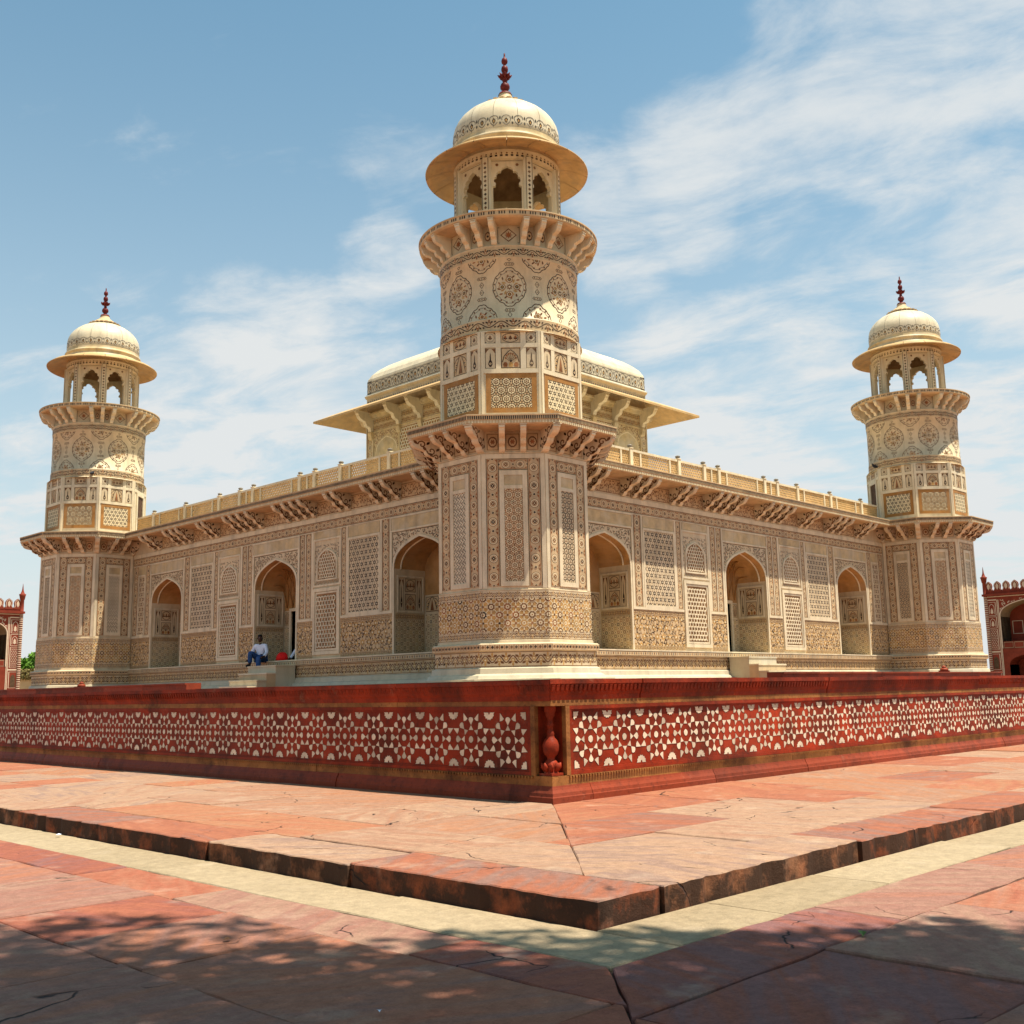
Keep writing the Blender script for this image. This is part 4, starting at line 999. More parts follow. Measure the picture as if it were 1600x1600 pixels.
tl = copy_tree(tower); tl.location = (0, 25, 0); tl.rotation_euler = (0, 0, -PI/2); tl['label'] = 'domed marble tower at the left end of the tomb, with a doorway onto the roof'
tr = copy_tree(tower); tr.location = (25, 0, 0); tr.rotation_euler = (0, 0, PI/2); tr['label'] = 'domed marble tower at the right end of the tomb, beside the shaded red gateway'

# ================================================================== TOMB HALL
hall = thing('tomb_hall', 'low marble tomb hall with inlaid walls and arched niches between the towers', 'tomb', (12.5, 12.5, 0))
H = 12.5-.85        # wall plane distance from centre
fs = Set(); EDGE = 10.7
# base mouldings
mb = MB(); mb.box(-EDGE, EDGE, -.75, .2, -.02, .10, 'marble_base'); mb.box(-EDGE, EDGE, -.55, .2, .10, .215, 'marble_base'); mb.prism([(-.1, .215), (.33, .215), (.29, .30), (.2, .34), (.18, .47), (.10, .497), (-.1, .497)], lambda a, b, t: (t, -a, b), EDGE, -EDGE, 'marble_base'); fs.part('base_step', mb)
mb = MB(); mb.box(-EDGE, EDGE, -.10, .3, .497, .895, 'marble'); fs.part('base_course', mb)
fs.panel(-8.9-1.6, .515, 10.5, .885, p_scroll(21, .37, 'brown', 'ochre', None, .40), n=.106, name='scroll_band')
mb = MB(); mb.box(-EDGE, EDGE, -.16, .3, .895, .91, 'marble_frame'); mb.box(-EDGE, EDGE, -.185, .3, .91, 1.06, 'marble'); mb.box(-EDGE, EDGE, -.20, 3.3, 1.06, 1.10, 'marble_frame'); fs.part('ledge', mb)
P = Pat(); n_ = 190
for i in range(n_):
    u = 21.0*(i+.5)/n_; P.tear(u, .03, PI/2, .085, .05, 'brown' if i % 2 else 'grey_inlay', 0)
P.rect(0, .0, 21, .012, 'ink', 0); P.rect(0, .128, 21, .14, 'ink', 0)
fs.panel(-10.5, .915, 10.5, 1.055, P, n=.19, name='leaf_band')
WC, WS, US = 1.28, 1.2, 7.71
ARC = ((0, WC, 3.66, .95), (-US, WS, 3.72, .88), (US, WS, 3.72, .88))
# wall piers and arch heads
DEP = 1.25
for a, b in ((-EDGE, -US-WS), (-US+WS, -WC), (WC, US-WS), (US+WS, EDGE)):
    fs.part('wall_pier', MB().box(a, b, 0, DEP, 1.10, 6.40, 'marble'))
for u, w, s_, h in ARC:
    ap = arch_pts(w, s_, h); pts = [(u+x, z) for x, z in ap]
    fs.part('arch_head', MB().quad([(x, 0, z) for x, z in reversed(pts)][::-1]+[(u+w, 0, 6.4), (u-w, 0, 6.4)], 'marble'))
    # soffit and back of niche
    m_ = MB(); n = len(pts)
    e = pts
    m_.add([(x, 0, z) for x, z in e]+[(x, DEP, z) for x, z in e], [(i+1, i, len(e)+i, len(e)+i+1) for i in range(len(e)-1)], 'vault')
    fs.part('niche_vault', m_)
    bk = MB(); zb = 2.95
    if u == 0:
        dw, dh = .80, 2.7
        for pl in ([(u-w, 1.1), (u-dw, 1.1), (u-dw, zb), (u-w, zb)], [(u+dw, 1.1), (u+w, 1.1), (u+w, zb), (u+dw, zb)]): bk.quad([(x, DEP, z) for x, z in pl], 'marble')
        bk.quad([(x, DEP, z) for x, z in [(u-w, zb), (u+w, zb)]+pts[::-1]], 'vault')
    else:
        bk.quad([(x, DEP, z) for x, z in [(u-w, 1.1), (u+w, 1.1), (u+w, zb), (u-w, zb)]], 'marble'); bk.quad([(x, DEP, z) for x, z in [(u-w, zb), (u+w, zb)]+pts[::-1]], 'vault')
    fs.part('niche_back', bk)
    # ribs of the vault net
    rb = MB()
    for t in range(5):
        y0 = .25+t*.32
        q = [(u+(x-u)*.985, y0, z-.012) for x, z in pts]
        if t == 0: rb.tube(q, [.03]*len(q), 'marble_frame', 5)
    for k in (range(-3, 4) if u == 0 else ()):
        a0 = k/3.5
        for s2 in (-1, 1):
            q = []
            for i in range(7):
                t = i/6; x = (a0+s2*.3*t)*w*(1-.1*t)
                x = max(-w*.97, min(w*.97, x)); q.append((u+x, DEP-.03-.5*t*t, min(arch_y(w, s_, h, x)-.03, zb+.1+t*(s_+h-zb-.1))))
            rb.tube(q, [.02]*7, 'marble_ochre', 4)
    fs.part('vault_ribs', rb)
    # white surround of the opening
    sur = MB(); o_ = [(x, z) for x, z in ap]; i2 = len(ap)
    vs = []; F = []
    full = [(-w, 1.11)]+ap+[(w, 1.11)]
    outl = [(-w-.075, 1.11)]+[(x*(1+.07/w), z+.06*(1 if abs(x) < w*.98 else 0)) for x, z in ap]+[(w+.075, 1.11)]
    for (x, z), (x2, z2) in zip(full, outl): vs += [(u+x, -.022, z), (u+x2, -.022, z2), (u+x, .001, z), (u+x2, .001, z2)]
    for i in range(len(full)-1): F += [(4*i, 4*i+4, 4*i+5, 4*i+1), (4*i+1, 4*i+5, 4*i+7, 4*i+3), (4*i+2, 4*i+6, 4*i+4, 4*i)]
    sur.add(vs, F, 'marble_frame'); fs.part('arch_surround', sur)
    # spandrel arabesque
    zt = 4.84
    fw = w+.08
    sp = p_curls(2*fw, 1.25, .19, lambda x, z: z+3.6 > arch_y(w, s_, h, x-fw)+.10 and 0.02 < x < 2*fw-.02 and z+3.6 < zt-.02, 5)
    sp.move(u-fw, 3.6); P2 = Pat(); ln = [(u-fw+.01, 3.62), (u-fw+.01, zt-.012), (u+fw-.01, zt-.012), (u+fw-.01, 3.62)]; P2.stroke(ln, .02, 'ink', 0)
    fs.part('spandrel_inlay', sp.join(P2).to(MB(), .004), kind='stuff')
    fs.part('panel_frame', frame_mb(u-w-.19, u+w+.19, 4.85, 5.33, .055, -.003, .026))
    fs.part('plain_panel', MB().box(u-w-.13, u+w+.13, -.012, .004, 4.91, 5.27, 'marble_cream'))
    for s2 in (-1, 1): fs.part('frame_jamb', MB().box(u+s2*(w+.14)-.05, u+s2*(w+.14)+.05, -.026, .003, 2.42 if u else 2.42, 4.848, 'marble_frame'))
    # inlaid side walls of the niche
    for s2 in (-1, 1):
        def sfn(a, b, n, s2=s2, u=u, w=w): return (u+s2*(w-n-.001), a, b)
        for nm, P, a0, b0, a1, b1, m_ in (('dado_panel', p_dado(DEP-.1, 1.0, .24, 7, 'marble_tan'), .05, 1.16, DEP-.05, 2.16, 'marble_tan'), ('scroll_band', p_scroll(DEP-.1, .16, 'brown', 'ochre', None, .2), .05, 2.18, DEP-.05, 2.34, 'marble_tan'),
              ('picture_panel', p_flower_panel(.44, .42, 'cart'), .42, 3.02, .86, 3.44, 'marble_tan'), ('picture_panel', p_flower_panel(.44, .5, 'vase'), .42, 2.46, .86, 2.96, 'marble_tan'), ('picture_panel', p_flower_panel(.18, .98, 'jar'), .19, 2.46, .37, 3.44, 'marble'), ('picture_panel', p_flower_panel(.18, .98, 'jar'), .91, 2.46, 1.09, 3.44, 'marble')):
            mm = MB().add([sfn(a, b, .004) for a, b in ((a0, b0), (a1, b0), (a1, b1), (a0, b1))], [(0, 1, 2, 3)], m_)
            fs.part(nm, mm, [('inlay', P.move(a0, b0).to(MB(), .006, sfn), 'stuff')])
        mm = MB()
        for a0, b0, a1, b1 in ((.10, 2.38, 1.18, 2.43), (.10, 3.47, 1.18, 3.52), (.10, 2.431, .15, 3.469), (1.13, 2.431, 1.18, 3.469)):
            mm.add([sfn(a, b, n) for n in (.004, .03) for a, b in ((a0, b0), (a1, b0), (a1, b1), (a0, b1))], [(4, 5, 6, 7), (0, 1, 5, 4), (1, 2, 6, 5), (2, 3, 7, 6), (3, 0, 4, 7)], 'marble_frame')
        fs.part('niche_frame', mm)
    # back wall panels
    bs = []
    if u == 0: cells = [(-w+.04, -.94), (.94, w-.04)]
    else: cells = [(-w+.05, -.55), (.55, w-.05)]
    for a, b in cells:
        for z0, z1, P in ((1.16, 2.34, p_dado(b-a, 1.18, .24, 8, 'marble_tan')), (2.42, 2.9, p_flower_panel(b-a, .48, 'cypress'))):
            mm = MB().box(u+a, u+b, DEP-.012, DEP+.01, z0, z1, 'marble_tan'); fs.part('niche_panel', mm, [('inlay', P.move(u+a, z0).to(MB(), -DEP+.0135), 'stuff')])
    if u:
        fr = frame_mb(u-.48, u+.48, 1.11, 2.9, .09, -DEP, -DEP+.05); frame_mb(u-.385, u+.385, 1.2, 2.81, .06, -DEP, -DEP+.03, mb=fr); fs.part('screen_frame', fr)
        fs.part('screen', jali_mb(u-.33, u+.33, 1.26, 2.76, .11, -DEP+.002, -DEP+.02, .022)); fs.part('screen_backing', MB().box(u-.33, u+.33, DEP-.004, DEP+.01, 1.25, 2.76, 'jali_back'))
    else:
        fr = frame_mb(-.92, .92, .98, 3.02, .11, -DEP, -DEP+.05); fs.part('door_frame', fr)
# dado, strips, panels on the piers
for sg in (-1, 1):
    def uu(a, b): return (a, b) if sg > 0 else (-b, -a)
    def dado(a, b, seed, cell):
        a, b = uu(a, b)
        fs.panel(a, 1.115, b, 1.24, p_scroll(b-a, .125, 'brown', 'ochre', None, .17), name='scroll_band')
        fs.panel(a, 1.243, b, 2.19, p_curls(b-a, .947, cell, None, seed, 'ink', 'ochre').join(p_star6(b-a, .947, .33, ('ochre', 'brown', 'cream'))), name='dado_panel')
        fs.panel(a, 2.193, b, 2.345, p_scroll(b-a, .152, 'brown', 'ochre', None, .2), name='scroll_band')
    dado(WC+.085, 2.26, 3, .24); dado(3.80, US-WS-.085, 4, .26); dado(US+WS+.085, 10.6, 6, .26)
    def rail(a, b): a, b = uu(a, b); fs.part('dado_rail', MB().box(a, b, -.03, .003, 2.35, 2.43, 'marble_frame'))
    rail(WC+.08, 2.27); rail(3.79, US-WS-.08); rail(US+WS+.08, 10.62)
    def strip(a, b, z0=2.46, z1=5.30):
        a, b = uu(a, b); fs.panel(a, z0, b, z1, p_strip(b-a, z1-z0), name='inlay_strip')
    strip(WC+.20, 1.78); strip(1.84, 2.14); strip(3.83, 4.07); strip(5.93, 6.28); strip(US+WS+.22, 9.44); strip(10.14, 10.5)
    # line pilasters between strips
    for a, b in ((1.785, 1.835), (2.15, 2.27), (3.775, 3.82), (4.075, 4.17), (5.84, 5.92)):
        a, b = uu(a, b); fs.part('pilaster', MB().box(a, b, -.018, .003, 2.44, 5.31, 'marble_frame'))
    # big star panel
    a, b = uu(4.17, 5.84); fs.part('panel_frame', frame_mb(a, b, 2.43, 4.93, .075, -.003, .03))
    fs.panel(a+.08, 2.51, b-.08, 4.85, p_star6(1.51, 2.34, .216, ('ink', 'brown', 'marble_frame')), mat='marble', name='inlay_panel')
    fs.part('plain_panel', MB().box(a+.05, b-.05, -.012, .003, 4.95, 5.28, 'marble_cream'))
    # slim panel next to the tower
    a, b = uu(9.50, 10.10); fs.part('panel_frame', frame_mb(a, b, 2.43, 4.93, .06, -.003, .03)); fs.panel(a+.065, 2.5, b-.065, 4.86, p_star6(.47, 2.36, .235, ('brown', 'ink', 'marble_frame')), mat='marble')
    fs.part('plain_panel', MB().box(a, b, -.012, .003, 4.95, 5.28, 'marble_cream'))
    # window bay: arched screen above, door-shaped screen below
    a, b = uu(2.29, 3.78); c = (a+b)/2
    fs.part('plain_panel', MB().box(a+.04, b-.04, -.012, .003, 5.08, 5.30, 'marble_cream'))
    fs.part('panel_frame', frame_mb(a, b, 3.46, 5.06, .06, -.003, .024))
    w, s_, h = .50, 4.18, .48
    ap = [(c+x, z) for x, z in arch_pts(w, s_, h)]
    al = [(c-w, 3.70)]+ap+[(c+w, 3.70)]
    fs.part('screen_backing', MB().quad([(x, -.004, z) for x, z in al][::-1], 'jali_back'))
    rim = MB(); vs = []; F = []
    ol = [(c+(x-c)*1.13, z+(.05 if i not in (0, len(al)-1) else -.05)) for i, (x, z) in enumerate(al)]
    for (x, z), (x2, z2) in zip(al, ol): vs += [(x, -.03, z), (x2, -.03, z2), (x, .0, z), (x2, .0, z2)]
    n = len(al)
    for i in range(n): j = (i+1) % n; F += [(4*i, 4*j, 4*j+1, 4*i+1), (4*i+1, 4*j+1, 4*j+3, 4*i+3), (4*i+2, 4*j+2, 4*j, 4*i)]
    rim.add(vs, F, 'marble_frame'); fs.part('window_rim', rim)
    fs.part('screen', jali_mb(c-w, c+w, 3.70, 4.66, 0.125, .005, .022, .034, inside=lambda x, z: abs(x-c) < w-.005 and z < arch_y(w, s_, h, x-c)))
    sp = p_curls(1.36, 1.32, .19, lambda x, z: not (abs(x-.68) < w+.09 and z+3.53 < arch_y(w, s_, h, x-.68)+.10) and z > .28, 9, 'grey_inlay', 'russet').move(a+.065, 3.53)
    fs.part('spandrel_inlay', sp.to(MB(), .004), kind='stuff')
    P = p_scroll(1.36, .12, 'grey_inlay', 'ochre', None, .16).move(a+.065, 3.53); fs.part('scroll_inlay', P.to(MB(), .004), kind='stuff')
    fr = frame_mb(a+.01, b-.01, 1.22, 3.40, .11, -.003, .05); frame_mb(a+.135, b-.135, 1.345, 3.275, .06, -.003, .03, mb=fr); fs.part('screen_frame', fr)
    fs.part('screen_backing', MB().box(a+.19, b-.19, -.006, .003, 1.40, 3.22, 'jali_back'))
    fs.part('screen', jali_mb(a+.2, b-.2, 1.41, 3.21, .157, .007, .03, .042))
# frieze
fs.part('frieze_rail', MB().box(-EDGE, EDGE, -.02, .003, 5.31, 5.34, 'marble_frame'))
for i in range(6):
    a = -10.55+i*21.1/6; fs.panel(a+.004, 5.345, a+21.1/6-.004, 5.645, rot_pat(p_strip(.30, 21.1/6-.008)), name='inlay_strip')
fs.part('frieze_rail', MB().box(-EDGE, EDGE, -.024, .003, 5.65, 5.80, 'marble_frame'))
# brackets under the eave and painted-looking inlay between them
bm3 = bracket_mesh(.76, .56, .16)
BU = [.86, 1.42, 1.90, 2.36, 3.84, 4.24, 5.80, 6.26, 6.78, 8.28, 8.72]
for sg in (-1, 1):
    for u in BU: fs.part('bracket', bm3, M=T((sg*u, 0, 5.82)))
gaps = sorted([sg*u for u in BU for sg in (-1, 1)])
for a, b in zip(gaps, gaps[1:]):
    w_ = b-a-.16
    if w_ < .25: continue
    P = p_curls(w_, .40, min(.2, w_*.5), None, int(a*100) % 7, 'brown', 'russet'); P.stroke([(.015, .015), (w_-.015, .015), (w_-.015, .44), (.015, .44)], .016, 'brown', 0, True)
    fs.panel(a+.08, 5.86, b-.08, 6.32, P, mat='marble_tan', name='bracket_panel')
# eave slab with two dentil rows
EP = .82
mb = MB().prism([(0, 6.37), (EP-.05, 6.37), (EP-.04, 6.39), (EP-.02, 6.395), (EP-.02, 6.48), (EP, 6.49), (EP, 6.585), (EP+.012, 6.595), (EP+.012, 6.62), (0, 6.66)], lambda a, b, t: (t, -a, b), EDGE, -EDGE, 'marble_tan'); fs.part('eave_slab', mb)
dl = dentils(20.6, .085, .07, 6.40, EP-.02, 'cream', .5, None, .010); dentils(20.6, .06, .08, 6.497, EP, 'ink', .55, dl, .005); fs.part('dentils', dl, kind='stuff')
# parapet with pierced screens
PO = [-8.9, -6.34, -3.80, -2.35, -1.47, 1.47, 2.35, 3.80, 6.34, 8.9]
pz0, pz1 = 6.66, 7.38
for u in PO:
    pm_ = MB().box(u-.07, u+.07, -.10, .04, pz0-.02, 7.40, 'marble_frame'); pm_.box(u-.085, u+.085, -.115, .055, 7.40, 7.43, 'marble_frame')
    pm_.lathe([(.03, 7.42), (.05, 7.45), (.085, 7.475), (.09, 7.50), (.05, 7.53), (.005, 7.545)], 10, 'grey_inlay'); pm_.v = pm_.v[:-60]+[(x+u, y-.03, z) for x, y, z in pm_.v[-60:]]
    fs.part('parapet_post', pm_)
ends = [-10.4]+PO+[10.4]
for a, b in zip(ends, ends[1:]):
    a += .072; b -= .072
    rails = MB().box(a, b, -.075, .02, pz1-.07, pz1, 'marble_frame'); rails.box(a, b, -.075, .02, pz0-.02, pz0+.06, 'marble_frame')
    L_ = b-a; cuts = [a, a+.42, b-.42, b] if L_ > 2 else ([a, (a+b)/2, b] if L_ < 1 else [a, b])
    for x in cuts[1:-1]: rails.box(x-.035, x+.035, -.07, .015, pz0+.06, pz1-.07, 'marble_frame')
    fs.part('parapet_rail', rails)
    for c0, c1 in zip(cuts, cuts[1:]):
        c0 += .037 if c0 != a else 0; c1 -= .037 if c1 != b else 0
        sc = jali_mb(c0-.03, c1+.03, pz0+.03, pz1-.04, .10 if c1-c0 > .6 else .085, -.0, .035, .032, 'parapet_stone')
        sc.v = [(min(max(x, c0), c1), y, min(max(z, pz0+.06), pz1-.07)) for x, y, z in sc.v]
        fs.part('parapet_screen', sc)
for M in (T((0, -H, 0)), RZ(-PI/2) @ T((0, -H, 0))): fs.put(hall, M)
# plain unseen sides, floor and roof
mb = MB(); mb.box(-H+.05, H-.02, H-.4, H, 0, 6.4, 'marble'); mb.box(H-.4, H, -H+.05, H-.4, 0, 6.4, 'marble'); mb.box(-H+4.5, H-.5, -H+4.5, -H+4.7, 0, 6.4, 'marble'); mb.box(-H+4.5, -H+4.7, -H+4.7, H-.5, 0, 6.4, 'marble')
obj('rear_wall', mb, hall)
obj('roof_slab', MB().box(-H+.06, H, -H+.06, H, 6.30, 6.64, 'marble_base'), hall)
obj('floor_slab', MB().box(-H+.3, H, -H+.3, H, .0, 1.05, 'marble_base'), hall)

# ================================================================== ROOF PAVILION
pav = thing('roof_pavilion', 'square marble pavilion with wide sloping eave and vaulted roof behind the middle tower', 'pavilion', (12.5, 12.5, 6.64))
EW = 4.30; ps = Set(); Z0 = -6.64
ps.part('wall', MB().box(-EW+.001, EW-.001, 0, .3, 6.64+Z0, 12.5+Z0, 'marble'))
PZ = lambda z: z+Z0
for sg in (-1, 1):
    a, b = (EW-.42, EW-.02) if sg > 0 else (-EW+.02, -EW+.42)
    ps.panel(a, PZ(7.2), b, PZ(11.3), p_strip(b-a, 4.1, ('brown', 'cream', 'grey_inlay', 'russet')), name='corner_panel', mat='marble_cream')
    ps.part('corner_pier', frame_mb(a-.03, b+.02, PZ(7.0), PZ(11.5), .04, -.003, .04))
for u0, u1, arch in ((-3.8, -2.15, 1), (-2.0, -.75, 0), (-.6, .6, 0), (.75, 2.0, 0), (2.15, 3.8, 1)):
    w = u1-u0
    if arch:
        P = p_curls(w, 1.1, .22, lambda x, z, w=w: z+9.9 > arch_y(w*.42, 10.1, .65, x-w/2)+.08, 4, 'brown', 'russet').move(0, 9.9+Z0-PZ(7.2)); Q = Pat()
        Q.stroke([(w/2+x, z-7.2) for x, z in arch_pts(w*.42, 10.1, .65)], .05, 'cream', 2); P.join(Q)
        P.join(p_star6(w*.8, 2.3, .17, ('grey_inlay', 'ochre', 'cream')).move(w*.1, .5))
        ps.panel(u0, PZ(7.2), u1, PZ(11.0), P.clip(0, 0, w, 3.8), name='arch_panel', mat='marble_cream')
    else: ps.part('screen', jali_mb(u0, u1, PZ(7.2), PZ(10.9), .16, .012, .04, .045)); ps.part('screen_backing', MB().box(u0, u1, -.008, .003, PZ(7.2), PZ(10.95), 'marble_ochre'))
    ps.part('panel_frame', frame_mb(u0-.07, u1+.07, PZ(7.1), PZ(11.08), .06, -.003, .05, 'marble_cream'))
ps.panel(-3.84, PZ(11.12), 3.84, PZ(11.34), p_scroll(7.68, .22, 'brown', 'russet', None, .3), name='scroll_band', mat='marble_cream')
ps.panel(-3.84, PZ(11.4), 3.84, PZ(11.62), p_scroll(7.68, .22, 'brown', 'ochre', None, .3), name='scroll_band', mat='marble_cream')
ps.part('cornice', MB().prism([(0, PZ(11.64)), (.10, PZ(11.66)), (.14, PZ(11.76)), (.22, PZ(11.80)), (.22, PZ(11.88)), (0, PZ(11.9))], lambda a, b, t: (t, -a, b), EW+.2, -EW-.2, 'marble_cream'))
bp_ = bracket_mesh(.85, .85, .20, False)
for u in (-3.95, -2.07, -.68, .68, 2.07, 3.95): ps.part('bracket', bp_, M=T((u, 0, PZ(11.05)))); ps.part('bracket_stem', MB().prism([(0, PZ(10.7)), (.1, PZ(10.75)), (.16, PZ(11.0)), (.12, PZ(11.1)), (0, PZ(11.1))], lambda a, b, t: (t, -a, b), u+.11, u-.11, 'marble_cream'))
# eave leaf of each side: sloping slabs, mitred at the hips
E0, E1, ZE0, ZE1 = 4.25, 5.965, 12.46, 11.66
for i in range(6):
    t0, t1 = -1+i/3, -1+(i+1)/3; g_ = .0012
    q = [(t0+g_, E0, ZE0), (t1-g_, E0, ZE0), (t1-g_, 5.1, 12.10), (t0+g_, 5.1, 12.10)]
    vs = []
    for th in (0, -.085):
        for e, z in ((E0, ZE0), (5.1, 12.09), (E1, ZE1)):
            for t in (t0+g_, t1-g_): vs.append((t*e, EW-e, z+th+Z0))
    F = [(0, 2, 3, 1), (2, 4, 5, 3), (6, 7, 9, 8), (8, 9, 11, 10), (4, 10, 11, 5), (0, 6, 8, 2), (2, 8, 10, 4), (1, 3, 9, 7), (3, 5, 11, 9)]
    ps.part('eave_slab', MB().add(vs, F, 'marble_eave'))
ps.part('attic', MB().prism([(-.3, PZ(12.3)), (.02, PZ(12.3)), (.02, PZ(12.58)), (.06, PZ(12.62)), (.14, PZ(12.68)), (.14, PZ(12.72)), (.08, PZ(12.76)), (.03, PZ(12.80)), (0, PZ(12.82)), (0, PZ(13.40)), (-.3, PZ(13.40))], lambda a, b, t: (t, -a, b), EW, -EW, 'marble_base'))
P = Pat(); n_ = 60
for i in range(n_): P.ngon(8.5*(i+.5)/n_, .10, .065, 3, 'grey_inlay', 0, PI/2)
ps.panel(-4.25, PZ(12.36), 4.25, PZ(12.56), P, n=.026, mat='marble_cream', name='leaf_band')
ps.panel(-4.28, PZ(12.86), 4.28, PZ(13.34), p_palmette(8.56, .48, .42), n=.006, mat='marble_base', name='palmette_band')
for k in range(4): ps.put(pav, RZ(-k*PI/2) @ T((0, -EW, 0)))
rf = MB(); pr = [(4.29, 13.40), (4.27, 13.50), (4.15, 13.72), (3.95, 13.93), (3.63, 14.17), (3.2, 14.40), (2.6, 14.64), (1.9, 14.85), (1.1, 15.0), (.3, 15.06), (.01, 15.07)]
def sq(e, n=8):
    r = []
    for k in range(4):
        for i in range(n):
            t = -1+2*i/n; x, y = (t*e, -e) if k == 0 else (e, t*e) if k == 1 else (-t*e, e) if k == 2 else (-e, -t*e)
            q = .10*e; 
            r.append((x, y))
    return r
vs = []; F = []
for j, (e, z) in enumerate(pr):
    for x, y in sq(e): vs.append((x, y, z+Z0))
n = 32
for j in range(len(pr)-1):
    for i in range(n): F.append((j*n+i, j*n+(i+1) % n, (j+1)*n+(i+1) % n, (j+1)*n+i))
rf.add(vs, F, 'marble_dome', False); obj('vaulted_roof', rf, pav)
cr = MB()
for i in range(28):
    a = 2*PI*i/28; r = 2.15; c, s_ = math.cos(a), math.sin(a); zz_ = 14.78+Z0
    cr.tube([(r*.86*c, r*.86*s_, zz_+.02), (r*c, r*s_, zz_+.06), (r*1.1*c, r*1.1*s_, zz_+.16)], [.10, .12, .02], 'marble_tan', 6)
obj('lotus_cresting', cr, pav)

# ================================================================== MARBLE STEPS
def steps(name, label, M, u0, u1):
    t = thing(name, label, 'steps', group='marble steps to the niches'); t.matrix_world = M
    for i, (n0, n1, z, ext) in enumerate(((.19, .95, .92, 0), (.95, 1.30, .67, 0), (1.30, 1.66, .44, 0), (1.66, 2.02, .24, .0))):
        um = u0+(u1-u0)*(.42 if i % 2 else .6)
        for a, b in ((u0, um-.002), (um+.002, u1)):
            obj('riser', MB().box(a, b, -n1, -n0, 0.0, z-.052, 'marble_tan' if i % 2 else 'marble_base'), t)
        obj('tread', MB().box(u0-.02, u1+.02, -n1-.02, -n0, z-.05, z, 'marble_frame' if i % 2 else 'marble_base'), t)
    return t
steps('marble_steps', 'pale marble steps in sunlight below the middle niche of the right wall', T((12.5, .85, 0)), -1.58, .12)
steps('marble_steps', 'shaded grey marble steps at the feet of the seated man', T((.85, 12.5, 0)) @ RZ(-PI/2), -.12, 1.55)

# ================================================================== RED KERBS AND STUBS ON THE PLATFORM
def kerb(label, x0, x1, y0, y1, h, M=None):
    t = thing('stone_kerb', label, 'kerb', ((x0+x1)/2, (y0+y1)/2, 0)); lx, ly = (x1-x0)/2, (y1-y0)/2
    long_x = lx > ly; n = 8
    for i in range(n):
        a = -1+2*i/n; b = -1+2*(i+1)/n
        mb = MB()
        if long_x: mb.box(a*lx+.004, b*lx-.004, -ly, ly, -.02, h, 'red_base'); mb.box(a*lx+.004, b*lx-.004, -ly-.03, ly, h, h+.03, 'red_base')
        else: mb.box(-lx, lx, a*ly+.004, b*ly-.004, -.02, h, 'red_base'); mb.box(-lx-.03, lx, a*ly+.004, b*ly-.004, h, h+.03, 'red_base')
        obj('kerb_stone', mb, t)
kerb('low dark red kerb on the platform behind the right-hand cornice', -4.0, 5.6, -10.2, -9.9, .13)
kerb('low orange-red kerb on the platform behind the left-hand cornice', -10.2, -9.9, -1.5, 12, .15)
def stub(label, x, y):
    t = thing('stone_stub', label, 'stub', (x, y, 0), .3, 'small red stubs on the platform')
    obj('foot', MB().box(-.17, .17, -.17, .17, -.01, .10, 'red_base'), t)
    obj('knob', MB().lathe([(.13, .10), (.15, .16), (.11, .22), (.07, .27), (.09, .30), (.05, .36), (.005, .40)], 14, 'red_base'), t)

stub('small red stone stub on the kerb in front of the right tower', 2.95, -10.0)
stub('small red stone stub on the kerb in front of the left tower', -10.0, 3.35)
for o in bpy.data.objects:
    if o.name.startswith('stone_stub'): o.location.z = .155; o.scale = (.62, .62, .36)

